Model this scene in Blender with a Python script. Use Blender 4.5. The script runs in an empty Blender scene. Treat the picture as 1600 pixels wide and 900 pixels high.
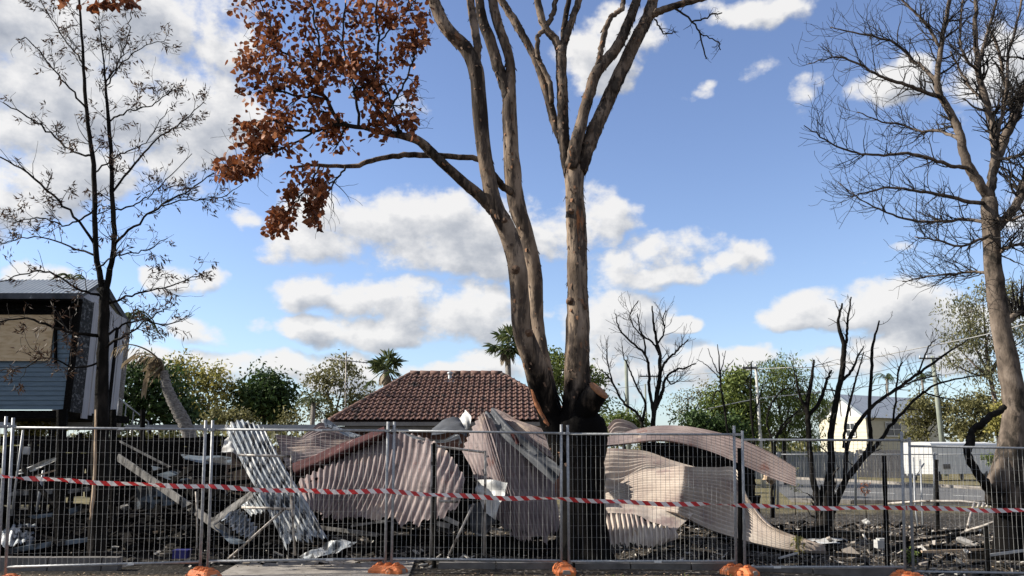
import bpy, math, random
import numpy as np
from mathutils import Vector, Matrix, Quaternion

sc = bpy.context.scene
COL = sc.collection
R = math.radians
rng = np.random.default_rng(7)
random.seed(7)

# ------------------------------------------------------------------ camera
CAMZ = 1.65          # eye height (m)
FPX = 1200.0         # focal length in pixels of a 1600 px wide picture
PITCH = math.atan(250 / 1200)
cam = bpy.data.cameras.new('camera')
cam.sensor_width = 36
cam.lens = 36 * FPX / 1600
cam.clip_end = 4000
camo = bpy.data.objects.new('camera', cam)
camo.location = (0, 0, CAMZ)
camo.rotation_euler = (R(90) + PITCH, 0, 0)
COL.objects.link(camo)
sc.camera = camo

# ------------------------------------------------------------------ light
SUN_EL, SUN_AZ = R(32), R(-87)        # azimuth from +Y towards +X: the sun stands to the left
sun_vec = Vector((math.sin(SUN_AZ) * math.cos(SUN_EL), math.cos(SUN_AZ) * math.cos(SUN_EL), math.sin(SUN_EL)))
sun = bpy.data.lights.new('sun', 'SUN')
sun.energy = 5.0
sun.angle = R(0.5)
sun.color = (1.0, 0.93, 0.82)
suno = bpy.data.objects.new('sun', sun)
suno.rotation_euler = (-sun_vec).to_track_quat('-Z', 'Y').to_euler()
COL.objects.link(suno)
sc.view_settings.view_transform = 'Standard'
sc.view_settings.look = 'None'
sc.view_settings.gamma = 1.0
sc.view_settings.exposure = 0.95
sc.view_settings.use_curve_mapping = False
sc.cycles.max_bounces = 5
sc.cycles.diffuse_bounces = 3
sc.cycles.glossy_bounces = 2
sc.cycles.transparent_max_bounces = 8
sc.cycles.transmission_bounces = 3

# ------------------------------------------------------------------ places seen from where the photographer stood
cp, sp = math.cos(PITCH), math.sin(PITCH)
def ray(px, py):
    u, v = (px - 800) / FPX, (450 - py) / FPX
    return np.array([u, cp - v * sp, sp + v * cp])
def W(px, py, Y):
    d = ray(px, py)
    return np.array([0, 0, CAMZ]) + d * (Y / d[1])
def mpp(px, py, Y):
    d = ray(px, py)
    return (Y / d[1]) / FPX           # metres per photograph pixel there
def gz(x, y):                          # the ground falls a little to the right
    t = np.clip((np.asarray(x, float) - 1.5) / 6.0, 0, 1)
    return -0.16 * t * t * (3 - 2 * t)
def G(px, py):
    d = ray(px, py)
    z = 0.0
    for _ in range(6):
        t = (z - CAMZ) / d[2]
        p = np.array([0, 0, CAMZ]) + d * t
        z = float(gz(p[0], p[1]))
    return p

def srgb(r, g, b):
    f = lambda c: c / 12.92 if c <= 0.04045 else ((c + 0.055) / 1.055) ** 2.4
    return (f(r / 255), f(g / 255), f(b / 255), 1)

# ------------------------------------------------------------------ sky
world = bpy.data.worlds.new('World')
sc.world = world
world.use_nodes = True
world.cycles.sampling_method = 'MANUAL'
world.cycles.sample_map_resolution = 256
nt = world.node_tree
nt.nodes.clear()
def nd(t, kind, props=None, ins=None):
    n = t.nodes.new(kind)
    for k, v in (props or {}).items():
        setattr(n, k, v)
    for k, v in (ins or {}).items():
        s = n.inputs[k]
        if isinstance(v, bpy.types.NodeSocket):
            t.links.new(v, s)
        else:
            s.default_value = v
    return n
def mth(t, op, a, b=None, c=None, clamp=False):
    ins = {0: a}
    if b is not None: ins[1] = b
    if c is not None: ins[2] = c
    return nd(t, 'ShaderNodeMath', {'operation': op, 'use_clamp': clamp}, ins).outputs[0]
def maprange(t, v, a, b, c=0.0, d=1.0, smooth=True):
    n = nd(t, 'ShaderNodeMapRange', {'interpolation_type': 'SMOOTHSTEP' if smooth else 'LINEAR', 'clamp': True},
           {0: v, 1: a, 2: b, 3: c, 4: d})
    return n.outputs[0]

# clouds: centre and half size of each lobe, as read off the photograph, kept as azimuth / elevation in the sky
LOBES = [
    (40, 60, 220, 130), (200, 150, 190, 110), (330, 200, 90, 60), (60, 240, 150, 90), (250, 30, 130, 60), (150, 250, 190, 55), (350, 60, 70, 80),
    (-120, 330, 120, 60), (20, 320, 90, 40),
    (535, 345, 75, 45), (600, 365, 110, 52), (520, 385, 85, 40), (700, 365, 110, 55), (780, 350, 80, 48), (830, 320, 45, 24),
    (660, 400, 150, 34), (930, 340, 75, 42), (880, 365, 80, 42), (1000, 345, 30, 22), (380, 338, 40, 18),
    (1050, 395, 75, 34), (960, 420, 90, 34), (1140, 412, 60, 28), (1190, 412, 30, 18), (1010, 432, 130, 20),
    (490, 455, 60, 30), (560, 465, 70, 34), (640, 455, 60, 24), (700, 485, 120, 40), (600, 520, 110, 24), (500, 515, 70, 24), (780, 505, 90, 34),
    (930, 500, 90, 42), (960, 540, 80, 40),
    (285, 432, 48, 26), (335, 443, 36, 18), (250, 440, 30, 18), (75, 440, 50, 22), (30, 445, 40, 22),
    (310, 520, 48, 20), (400, 512, 30, 14), (340, 565, 70, 22), (430, 575, 80, 26), (520, 590, 70, 30), (240, 560, 60, 22),
    (750, 565, 50, 18), (720, 580, 80, 20), (1000, 575, 110, 40), (860, 575, 80, 34),
    (1270, 480, 52, 28), (1240, 495, 60, 20), (1380, 470, 110, 30), (1450, 500, 90, 32), (1400, 545, 80, 28), (1330, 565, 80, 26), (1480, 555, 60, 30),
    (1580, 500, 60, 40), (1330, 412, 42, 15), (1300, 420, 20, 8), (1435, 395, 30, 9), (1130, 560, 60, 18), (1050, 505, 40, 12),
    (1076, 155, 30, 13), (1092, 145, 34, 15), (1108, 132, 26, 12), (1205, 98, 48, 26), (1185, 112, 34, 16), (1250, 150, 28, 36), (1262, 130, 26, 20), (1190, 18, 75, 24), (1120, 10, 60, 16),
    (930, 100, 50, 50), (990, 50, 60, 40), (880, 130, 30, 30), (645, 165, 34, 24), (625, 150, 20, 12),
    (1420, 130, 70, 40), (1560, 100, 90, 60), (1500, 180, 40, 24), (1690, 300, 120, 60), (1590, 300, 50, 24),
    (-140, 120, 140, 110), (1750, 480, 140, 50), (-100, 480, 140, 40),
]
def azel(px, py):
    d = ray(px, py); d = d / np.linalg.norm(d)
    return math.atan2(d[0], d[1]), math.asin(d[2])

grp = bpy.data.node_groups.new('cloud_lobes', 'ShaderNodeTree')
grp.interface.new_socket('Vector', in_out='INPUT', socket_type='NodeSocketVector')
grp.interface.new_socket('Value', in_out='OUTPUT', socket_type='NodeSocketFloat')
gi = grp.nodes.new('NodeGroupInput'); go = grp.nodes.new('NodeGroupOutput')
acc = None
for (x, y, rx, ry) in LOBES:
    wisp = rx * ry < 1300 and y < 440
    a, e = azel(x, y)
    a1, _ = azel(x + rx, y); a0, _ = azel(x - rx, y)
    _, e1 = azel(x, y - ry); _, e0 = azel(x, y + ry)
    ra, re = (a1 - a0) / 2 * 1.24, (e1 - e0) / 2 * 1.24
    m = nd(grp, 'ShaderNodeVectorMath', {'operation': 'MULTIPLY_ADD'}, {0: gi.outputs[0], 1: (1 / ra, 1 / re, 0), 2: (-a / ra, -e / re, 0)})
    d = nd(grp, 'ShaderNodeVectorMath', {'operation': 'DOT_PRODUCT'}, {0: m.outputs[0], 1: m.outputs[0]}).outputs['Value']
    if wisp: d = mth(grp, 'ADD', d, 0.72)                     # small ones stay thin
    acc = d if acc is None else mth(grp, 'MINIMUM', acc, d)
val = mth(grp, 'SUBTRACT', 1.0, acc)
val = mth(grp, 'MAXIMUM', val, -1.2)
grp.links.new(val, go.inputs[0])

tc = nd(nt, 'ShaderNodeTexCoord')
dirn = nd(nt, 'ShaderNodeVectorMath', {'operation': 'NORMALIZE'}, {0: tc.outputs['Generated']}).outputs[0]
sx = nd(nt, 'ShaderNodeSeparateXYZ', None, {0: dirn})
az = mth(nt, 'ARCTAN2', sx.outputs[0], sx.outputs[1])
el = mth(nt, 'ARCSINE', sx.outputs[2])
ae = nd(nt, 'ShaderNodeCombineXYZ', None, {0: az, 1: el, 2: 0.0}).outputs[0]
# outside the picture the same broken cloud goes on
outm = nd(nt, 'ShaderNodeTexNoise', {'noise_dimensions': '3D'}, {'Vector': dirn, 'Scale': 3.1, 'Detail': 2.0, 'Roughness': 0.5}).outputs[0]
away = maprange(nt, mth(nt, 'MAXIMUM', mth(nt, 'ABSOLUTE', az), mth(nt, 'ADD', el, 0.08)), 0.62, 0.85)
gen = mth(nt, 'SUBTRACT', mth(nt, 'MULTIPLY', mth(nt, 'MULTIPLY_ADD', outm, 6.0, -2.6), away), mth(nt, 'MULTIPLY', mth(nt, 'SUBTRACT', 1.0, away), 1.2))
def fbm(vec, scale, detail=8.0, rough=0.55):
    return nd(nt, 'ShaderNodeTexNoise', {'noise_dimensions': '2D'}, {'Vector': vec, 'Scale': scale, 'Detail': detail, 'Roughness': rough}).outputs[0]
def puff(off):
    v = nd(nt, 'ShaderNodeVectorMath', {'operation': 'MULTIPLY_ADD'}, {0: ae, 1: (1.0, 1.4, 1.0), 2: off}).outputs[0]
    n1 = fbm(v, 8.0, 6.0, 0.54)
    n2 = fbm(v, 30.0, 4.0, 0.62)
    return mth(nt, 'ADD', mth(nt, 'MULTIPLY_ADD', n1, 3.0, -1.5), mth(nt, 'MULTIPLY_ADD', n2, 0.95, -0.475))
wv = nd(nt, 'ShaderNodeTexNoise', {'noise_dimensions': '2D'}, {'Vector': ae, 'Scale': 14.0, 'Detail': 3.0})
warp = nd(nt, 'ShaderNodeVectorMath', {'operation': 'MULTIPLY_ADD'}, {0: wv.outputs[1], 1: (0.06, 0.03, 0), 2: ae}).outputs[0]
warp = nd(nt, 'ShaderNodeVectorMath', {'operation': 'SUBTRACT'}, {0: warp, 1: (0.03, 0.015, 0)}).outputs[0]
lobe = nd(nt, 'ShaderNodeGroup', {'node_tree': grp}, {0: warp}).outputs
base = mth(nt, 'MAXIMUM', lobe[0], gen)
N0 = puff((0, 0, 0)); N1 = puff((-0.014, 0.024, 0))
D0 = mth(nt, 'ADD', base, N0)
wup = nd(nt, 'ShaderNodeVectorMath', {'operation': 'ADD'}, {0: warp, 1: (-0.012, 0.020, 0)}).outputs[0]
base1 = mth(nt, 'MAXIMUM', nd(nt, 'ShaderNodeGroup', {'node_tree': grp}, {0: wup}).outputs[0], gen)
D1 = mth(nt, 'ADD', base1, N1)
alpha = maprange(nt, D0, -0.04, 0.74)
alpha = mth(nt, 'MULTIPLY', alpha, 0.96)
sh = mth(nt, 'SUBTRACT', D0, D1)                       # thinner towards the sun -> lit
thick = maprange(nt, D0, 0.4, 2.2)
lit = mth(nt, 'ADD', mth(nt, 'MULTIPLY_ADD', sh, 0.50, 0.80), mth(nt, 'MULTIPLY', thick, -0.55), clamp=True)
ramp = nd(nt, 'ShaderNodeValToRGB', None, {0: lit})
ramp.color_ramp.elements[0].position = 0.18; ramp.color_ramp.elements[0].color = (2.7, 3.0, 3.6, 1)
ramp.color_ramp.elements[1].position = 0.92; ramp.color_ramp.elements[1].color = (8.2, 8.1, 8.0, 1)
e = ramp.color_ramp.elements.new(0.55); e.color = (4.9, 5.1, 5.5, 1)
sky = nd(nt, 'ShaderNodeTexSky', {'sky_type': 'NISHITA', 'sun_disc': False, 'sun_elevation': SUN_EL, 'sun_rotation': SUN_AZ,
                                  'altitude': 50, 'air_density': 1.0, 'dust_density': 0.15, 'ozone_density': 3.0})
skyb = nd(nt, 'ShaderNodeHueSaturation', None, {'Hue': 0.510, 'Saturation': 0.98, 'Value': 1.74, 'Color': sky.outputs[0]}).outputs[0]
hz = mth(nt, 'EXPONENT', mth(nt, 'MULTIPLY', mth(nt, 'MAXIMUM', el, 0.0), -10.0))      # pale air low over the horizon
hz = mth(nt, 'MULTIPLY', hz, 0.7)
skyc = nd(nt, 'ShaderNodeMix', {'data_type': 'RGBA'}, {0: hz, 6: skyb, 7: (3.4, 4.6, 6.2, 1)})
mix = nd(nt, 'ShaderNodeMix', {'data_type': 'RGBA'}, {0: alpha, 6: skyc.outputs[2], 7: ramp.outputs[0]})
bg = nd(nt, 'ShaderNodeBackground', None, {0: mix.outputs[2], 1: 0.058})
nd(nt, 'ShaderNodeOutputWorld', None, {0: bg.outputs[0]})

# ------------------------------------------------------------------ materials
def mat(name, cols, scale=6.0, rough=0.8, metal=0.0, bump=0.0, bscale=None, detail=6.0, stretch=(1, 1, 1), island=0.0,
        spec=0.3, distort=0.0, transl=0.0, contrast=(0.3, 0.7), world=False, extra=None):
    m = bpy.data.materials.new(name)
    m.use_nodes = True
    t = m.node_tree
    t.nodes.clear()
    if world:
        co = nd(t, 'ShaderNodeNewGeometry').outputs['Position']
    else:
        tcn = nd(t, 'ShaderNodeTexCoord').outputs['Object']
        oi = nd(t, 'ShaderNodeObjectInfo').outputs['Random']
        co = nd(t, 'ShaderNodeVectorMath', {'operation': 'ADD'}, {0: tcn, 1: nd(t, 'ShaderNodeVectorMath', {'operation': 'SCALE'}, {0: (17.0, 31.0, 23.0), 'Scale': oi}).outputs[0]}).outputs[0]
    co = nd(t, 'ShaderNodeVectorMath', {'operation': 'MULTIPLY'}, {0: co, 1: stretch}).outputs[0]
    f = nd(t, 'ShaderNodeTexNoise', None, {'Vector': co, 'Scale': scale, 'Detail': detail, 'Roughness': 0.6, 'Distortion': distort}).outputs[0]
    f = maprange(t, f, contrast[0], contrast[1], smooth=False)
    if island:
        isl = nd(t, 'ShaderNodeNewGeometry').outputs['Random Per Island']
        f = mth(t, 'ADD', mth(t, 'MULTIPLY', f, 1 - island), mth(t, 'MULTIPLY', isl, island))
    r = nd(t, 'ShaderNodeValToRGB', None, {0: f})
    el = r.color_ramp.elements
    if len(cols) == 1: cols = [cols[0], cols[0]]
    for i, c in enumerate(cols):
        pos = i / (len(cols) - 1)
        if len(c) == 2: pos, c = c
        e_ = el[i] if i < 2 else el.new(pos)
        e_.position = pos; e_.color = (c[0], c[1], c[2], 1)
    col = r.outputs[0]
    if extra: col = extra(t, co, col)
    p = nd(t, 'ShaderNodeBsdfPrincipled', None, {'Base Color': col, 'Roughness': rough, 'Metallic': metal})
    p.inputs['Specular IOR Level'].default_value = spec
    if bump:
        bn = nd(t, 'ShaderNodeTexNoise', None, {'Vector': co, 'Scale': bscale or scale * 3, 'Detail': 5.0, 'Roughness': 0.6}).outputs[0]
        b = nd(t, 'ShaderNodeBump', None, {'Strength': min(1.0, bump), 'Distance': 0.02 * max(1.0, bump), 'Height': bn})
        t.links.new(b.outputs[0], p.inputs['Normal'])
    out = p.outputs[0]
    if transl:
        tr = nd(t, 'ShaderNodeBsdfTranslucent', None, {0: col})
        out = nd(t, 'ShaderNodeMixShader', None, {0: transl, 1: p.outputs[0], 2: tr.outputs[0]}).outputs[0]
    nd(t, 'ShaderNodeOutputMaterial', None, {0: out})
    return m
def patches(c2, scale, lo, hi, stretch=(1, 1, 1), seedv=(0, 0, 0)):
    """marks of another colour with a shape of their own"""
    def f(t, co, col):
        v = nd(t, 'ShaderNodeVectorMath', {'operation': 'MULTIPLY_ADD'}, {0: co, 1: stretch, 2: seedv}).outputs[0]
        n = nd(t, 'ShaderNodeTexNoise', None, {'Vector': v, 'Scale': scale, 'Detail': 7.0, 'Roughness': 0.65}).outputs[0]
        k = maprange(t, n, lo, hi)
        return nd(t, 'ShaderNodeMix', {'data_type': 'RGBA'}, {0: k, 6: col, 7: (c2[0], c2[1], c2[2], 1)}).outputs[2]
    return f
def chain(*fs):
    def f(t, co, col):
        for g in fs: col = g(t, co, col)
        return col
    return f
def charred_below(z0, z1, n_amp=0.5, c=(0.0045, 0.004, 0.0038)):
    """burnt black up to a ragged height"""
    def f(t, co, col):
        pos = nd(t, 'ShaderNodeNewGeometry').outputs['Position']
        z = nd(t, 'ShaderNodeSeparateXYZ', None, {0: pos}).outputs[2]
        v = nd(t, 'ShaderNodeVectorMath', {'operation': 'MULTIPLY'}, {0: pos, 1: (1, 1, 0.35)}).outputs[0]
        n = nd(t, 'ShaderNodeTexNoise', None, {'Vector': v, 'Scale': 4.0, 'Detail': 6.0, 'Roughness': 0.6}).outputs[0]
        zz = mth(t, 'ADD', z, mth(t, 'MULTIPLY_ADD', n, n_amp * 2, -n_amp))
        k = maprange(t, zz, z0, z1, 1.0, 0.0)
        return nd(t, 'ShaderNodeMix', {'data_type': 'RGBA'}, {0: k, 6: col, 7: (c[0], c[1], c[2], 1)}).outputs[2]
    return f

MT = {}
MT['char'] = mat('charred_wood', [(0.003, 0.003, 0.003), (0.008, 0.0075, 0.007), (0.024, 0.022, 0.020)], 9, 0.95, bump=1.0, bscale=30, island=0.3, contrast=(0.3, 0.85), spec=0.04)
MT['char_grain'] = mat('charred_timber', [(0.003, 0.003, 0.003), (0.010, 0.009, 0.008), (0.035, 0.032, 0.029)], 6, 0.95, bump=1.0, bscale=14, stretch=(2, 2, 9), contrast=(0.35, 0.8), spec=0.04)
MT['greywood'] = mat('weathered_timber', [(0.06, 0.057, 0.054), (0.13, 0.125, 0.118), (0.22, 0.207, 0.193)], 5, 0.85, bump=0.4, stretch=(3, 3, 1), extra=patches((0.012, 0.011, 0.010), 2.2, 0.5, 0.62))
MT['bluewood'] = mat('grey_blue_painted_timber', [(0.06, 0.08, 0.10), (0.12, 0.15, 0.18)], 5, 0.7, bump=0.2, extra=patches((0.010, 0.010, 0.010), 2.4, 0.46, 0.58))
MT['whitewood'] = mat('white_painted_timber', [(0.28, 0.28, 0.27), (0.46, 0.45, 0.43)], 5, 0.7, bump=0.2, extra=patches((0.05, 0.045, 0.04), 3.0, 0.6, 0.72))
MT['palewood'] = mat('split_pale_timber', [(0.28, 0.19, 0.12), (0.5, 0.38, 0.26)], 8, 0.8, bump=0.5, stretch=(3, 3, 0.6), extra=patches((0.02, 0.016, 0.013), 6.0, 0.55, 0.65))
MT['galv'] = mat('galvanised_steel_tube', [(0.18, 0.19, 0.20), (0.27, 0.28, 0.29), (0.36, 0.37, 0.38)], 30, 0.5, 0.15, contrast=(0.3, 0.7), spec=0.5)
MT['wire'] = mat('galvanised_wire', [(0.24, 0.24, 0.235), (0.34, 0.34, 0.33)], 20, 0.5, 0.2, spec=0.4)
MT['rustpole'] = mat('scorched_steel_tube', [(0.25, 0.22, 0.19), (0.45, 0.42, 0.38)], 12, 0.6, 0.2, extra=patches((0.04, 0.03, 0.025), 4, 0.52, 0.62))
MT['orange'] = mat('faded_orange_plastic', [(0.46, 0.115, 0.03), (0.58, 0.17, 0.055)], 5, 0.65, bump=0.35, bscale=60, extra=chain(patches((0.24, 0.14, 0.09), 7, 0.52, 0.70), patches((0.10, 0.07, 0.05), 16, 0.60, 0.68, seedv=(4, 4, 1))))
MT['concrete'] = mat('worn_concrete', [(0.14, 0.125, 0.11), (0.22, 0.20, 0.178), (0.30, 0.275, 0.245)], 4, 0.9, bump=0.4, bscale=60, extra=patches((0.07, 0.06, 0.05), 3.0, 0.55, 0.7))
MT['kerbcon'] = mat('grimy_concrete_edging', [(0.09, 0.085, 0.08), (0.17, 0.16, 0.15)], 5, 0.9, bump=0.4, bscale=50)
iron_cols = [(0.135, 0.106, 0.105), (0.19, 0.153, 0.149), (0.26, 0.215, 0.203)]
MT['iron'] = mat('burnt_red_corrugated_iron', iron_cols, 1.6, 0.75, 0.0, bump=0.15, bscale=40, contrast=(0.3, 0.7), spec=0.12,
                 extra=chain(patches((0.40, 0.32, 0.26), 1.1, 0.55, 0.70), patches((0.15, 0.078, 0.066), 1.9, 0.58, 0.70, seedv=(5, 3, 1)),
                             patches((0.06, 0.05, 0.048), 2.4, 0.60, 0.72, seedv=(8, 8, 3)), patches((0.02, 0.017, 0.015), 13.0, 0.68, 0.72, seedv=(1, 8, 3))))
MT['iron_pale'] = mat('ash_bleached_corrugated_iron', [(0.26, 0.21, 0.185), (0.37, 0.315, 0.27), (0.49, 0.435, 0.37)], 1.4, 0.75, 0.0, bump=0.10, bscale=40, spec=0.12,
                      extra=chain(patches((0.22, 0.165, 0.155), 1.1, 0.53, 0.66), patches((0.30, 0.20, 0.13), 3.0, 0.63, 0.72, seedv=(1, 2, 4)), patches((0.10, 0.085, 0.075), 5.0, 0.66, 0.75, seedv=(4, 2, 7))))
MT['iron_grey'] = mat('scorched_grey_corrugated_iron', [(0.13, 0.155, 0.18), (0.22, 0.245, 0.27), (0.36, 0.38, 0.39)], 2.4, 0.6, 0.1, bump=0.15, bscale=40, stretch=(1.6, 1.6, 0.7),
                      extra=chain(patches((0.50, 0.50, 0.48), 2.3, 0.52, 0.58, stretch=(1.6, 1, .35)), patches((0.022, 0.025, 0.03), 3.4, 0.50, 0.57, stretch=(2.2, 1.5, 0.18), seedv=(3, 1, 9))))
MT['iron_white'] = mat('white_coated_sheet_metal', [(0.36, 0.36, 0.35), (0.54, 0.54, 0.52)], 3, 0.6, 0.0, bump=0.1,
                       extra=chain(patches((0.09, 0.10, 0.11), 2.8, 0.58, 0.68), patches((0.40, 0.36, 0.30), 1.8, 0.55, 0.7, seedv=(9, 1, 4))))
MT['iron_dark'] = mat('blackened_sheet_metal', [(0.022, 0.025, 0.03), (0.075, 0.08, 0.09)], 3, 0.7, 0.0, bump=0.15, extra=patches((0.30, 0.31, 0.32), 3.2, 0.6, 0.68))
MT['redcap'] = mat('dark_red_flashing', [(0.03, 0.012, 0.012), (0.07, 0.028, 0.027)], 3, 0.85, 0.0, bump=0.2, spec=.1, extra=patches((0.30, 0.24, 0.22), 3.0, 0.6, 0.72))
# bark
MT['gum'] = mat('smooth_gum_bark', [(0.08, 0.06, 0.045), (0.19, 0.145, 0.108), (0.32, 0.25, 0.19)], 5.0, 0.9, bump=0.7, bscale=18, stretch=(1, 1, 0.35), world=True, spec=0.06,
                extra=chain(patches((0.030, 0.024, 0.020), 2.6, 0.51, 0.60, stretch=(1, 1, 0.45)), patches((0.075, 0.06, 0.05), 9.0, 0.50, 0.58, stretch=(1, 1, 0.6), seedv=(3, 2, 8)), patches((0.30, 0.125, 0.055), 2.4, 0.64, 0.71, stretch=(1, 1, 0.6), seedv=(7, 2, 5)), charred_below(2.35, 3.15, 1.1)))
MT['gum_up'] = mat('gum_limb_bark', [(0.062, 0.048, 0.037), (0.155, 0.118, 0.09), (0.28, 0.22, 0.17)], 5.0, 0.9, bump=0.7, bscale=18, stretch=(1, 1, 0.5), world=True, spec=0.06,
                   extra=chain(patches((0.026, 0.021, 0.018), 2.2, 0.49, 0.58, stretch=(1, 1, 0.5)), patches((0.06, 0.05, 0.042), 9.0, 0.50, 0.58, seedv=(6, 2, 8)), patches((0.24, 0.105, 0.05), 3.0, 0.67, 0.73, seedv=(2, 9, 5))))
MT['gum_orange'] = mat('bare_orange_bark', [(0.20, 0.075, 0.035), (0.36, 0.15, 0.07)], 6, 0.9, bump=0.8, bscale=20, world=True, extra=patches((0.06, 0.045, 0.035), 4.0, 0.50, 0.58))
MT['flake'] = mat('peeling_bark', [(0.025, 0.018, 0.014), (0.10, 0.065, 0.045), (0.24, 0.12, 0.06)], 6, 0.9, island=0.7)
MT['darkbark'] = mat('burnt_bark', [(0.006, 0.006, 0.005), (0.011, 0.010, 0.009), (0.028, 0.024, 0.021)], 7, 0.85, bump=1.0, bscale=25, stretch=(1, 1, 0.4), world=True, spec=0.05)
MT['twigbark'] = mat('dark_twig_bark', [(0.010, 0.009, 0.008), (0.030, 0.025, 0.021)], 7, 0.9)
MT['greybark'] = mat('pale_grey_bark', [(0.05, 0.041, 0.034), (0.115, 0.092, 0.074), (0.20, 0.163, 0.132)], 7, 0.9, bump=0.7, bscale=22, stretch=(1, 1, 0.5), world=True, spec=0.06,
                     extra=chain(patches((0.030, 0.026, 0.022), 3.2, 0.52, 0.62), charred_below(0.55, 1.5, 1.0)))
MT['palmbark'] = mat('ringed_palm_trunk', [(0.06, 0.055, 0.05), (0.17, 0.155, 0.14), (0.3, 0.28, 0.25)], 14, 0.9, bump=1.0, bscale=18, stretch=(1, 1, 3))
MT['cutwood'] = mat('sawn_wood_face', [(0.20, 0.085, 0.035), (0.34, 0.165, 0.08)], 12, 0.85, bump=0.4)
def leafmat(name, cols, transl=0.35): return mat(name, cols, 2.0, 0.6, island=0.75, transl=transl, spec=0.25)
MT['deadleaf'] = leafmat('scorched_brown_leaf', [(0.045, 0.015, 0.008), (0.15, 0.047, 0.019), (0.28, 0.10, 0.039), (0.40, 0.18, 0.09)], 0.28)
MT['dryneedle'] = leafmat('shrivelled_leaf', [(0.022, 0.015, 0.012), (0.07, 0.045, 0.03), (0.13, 0.075, 0.05)], 0.2)
MT['leaf_yellow'] = leafmat('yellow_green_leaf', [(0.12, 0.125, 0.03), (0.27, 0.25, 0.07), (0.40, 0.34, 0.11)])
MT['leaf_dark'] = leafmat('dark_green_leaf', [(0.012, 0.025, 0.009), (0.036, 0.066, 0.018), (0.085, 0.13, 0.036)], 0.25)
MT['leaf_green'] = leafmat('mid_green_leaf', [(0.045, 0.065, 0.016), (0.12, 0.16, 0.04), (0.21, 0.24, 0.065)])
MT['leaf_olive'] = leafmat('olive_leaf', [(0.055, 0.056, 0.022), (0.145, 0.14, 0.055), (0.24, 0.22, 0.10)])
MT['leaf_gum'] = leafmat('grey_green_gum_leaf', [(0.06, 0.065, 0.03), (0.15, 0.15, 0.075), (0.26, 0.25, 0.14)])
MT['leaf_palm'] = leafmat('palm_leaflet', [(0.025, 0.04, 0.014), (0.07, 0.095, 0.035), (0.14, 0.15, 0.06)])
MT['leaf_deadpalm'] = leafmat('dry_palm_leaflet', [(0.14, 0.11, 0.07), (0.30, 0.24, 0.16)], 0.3)

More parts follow.
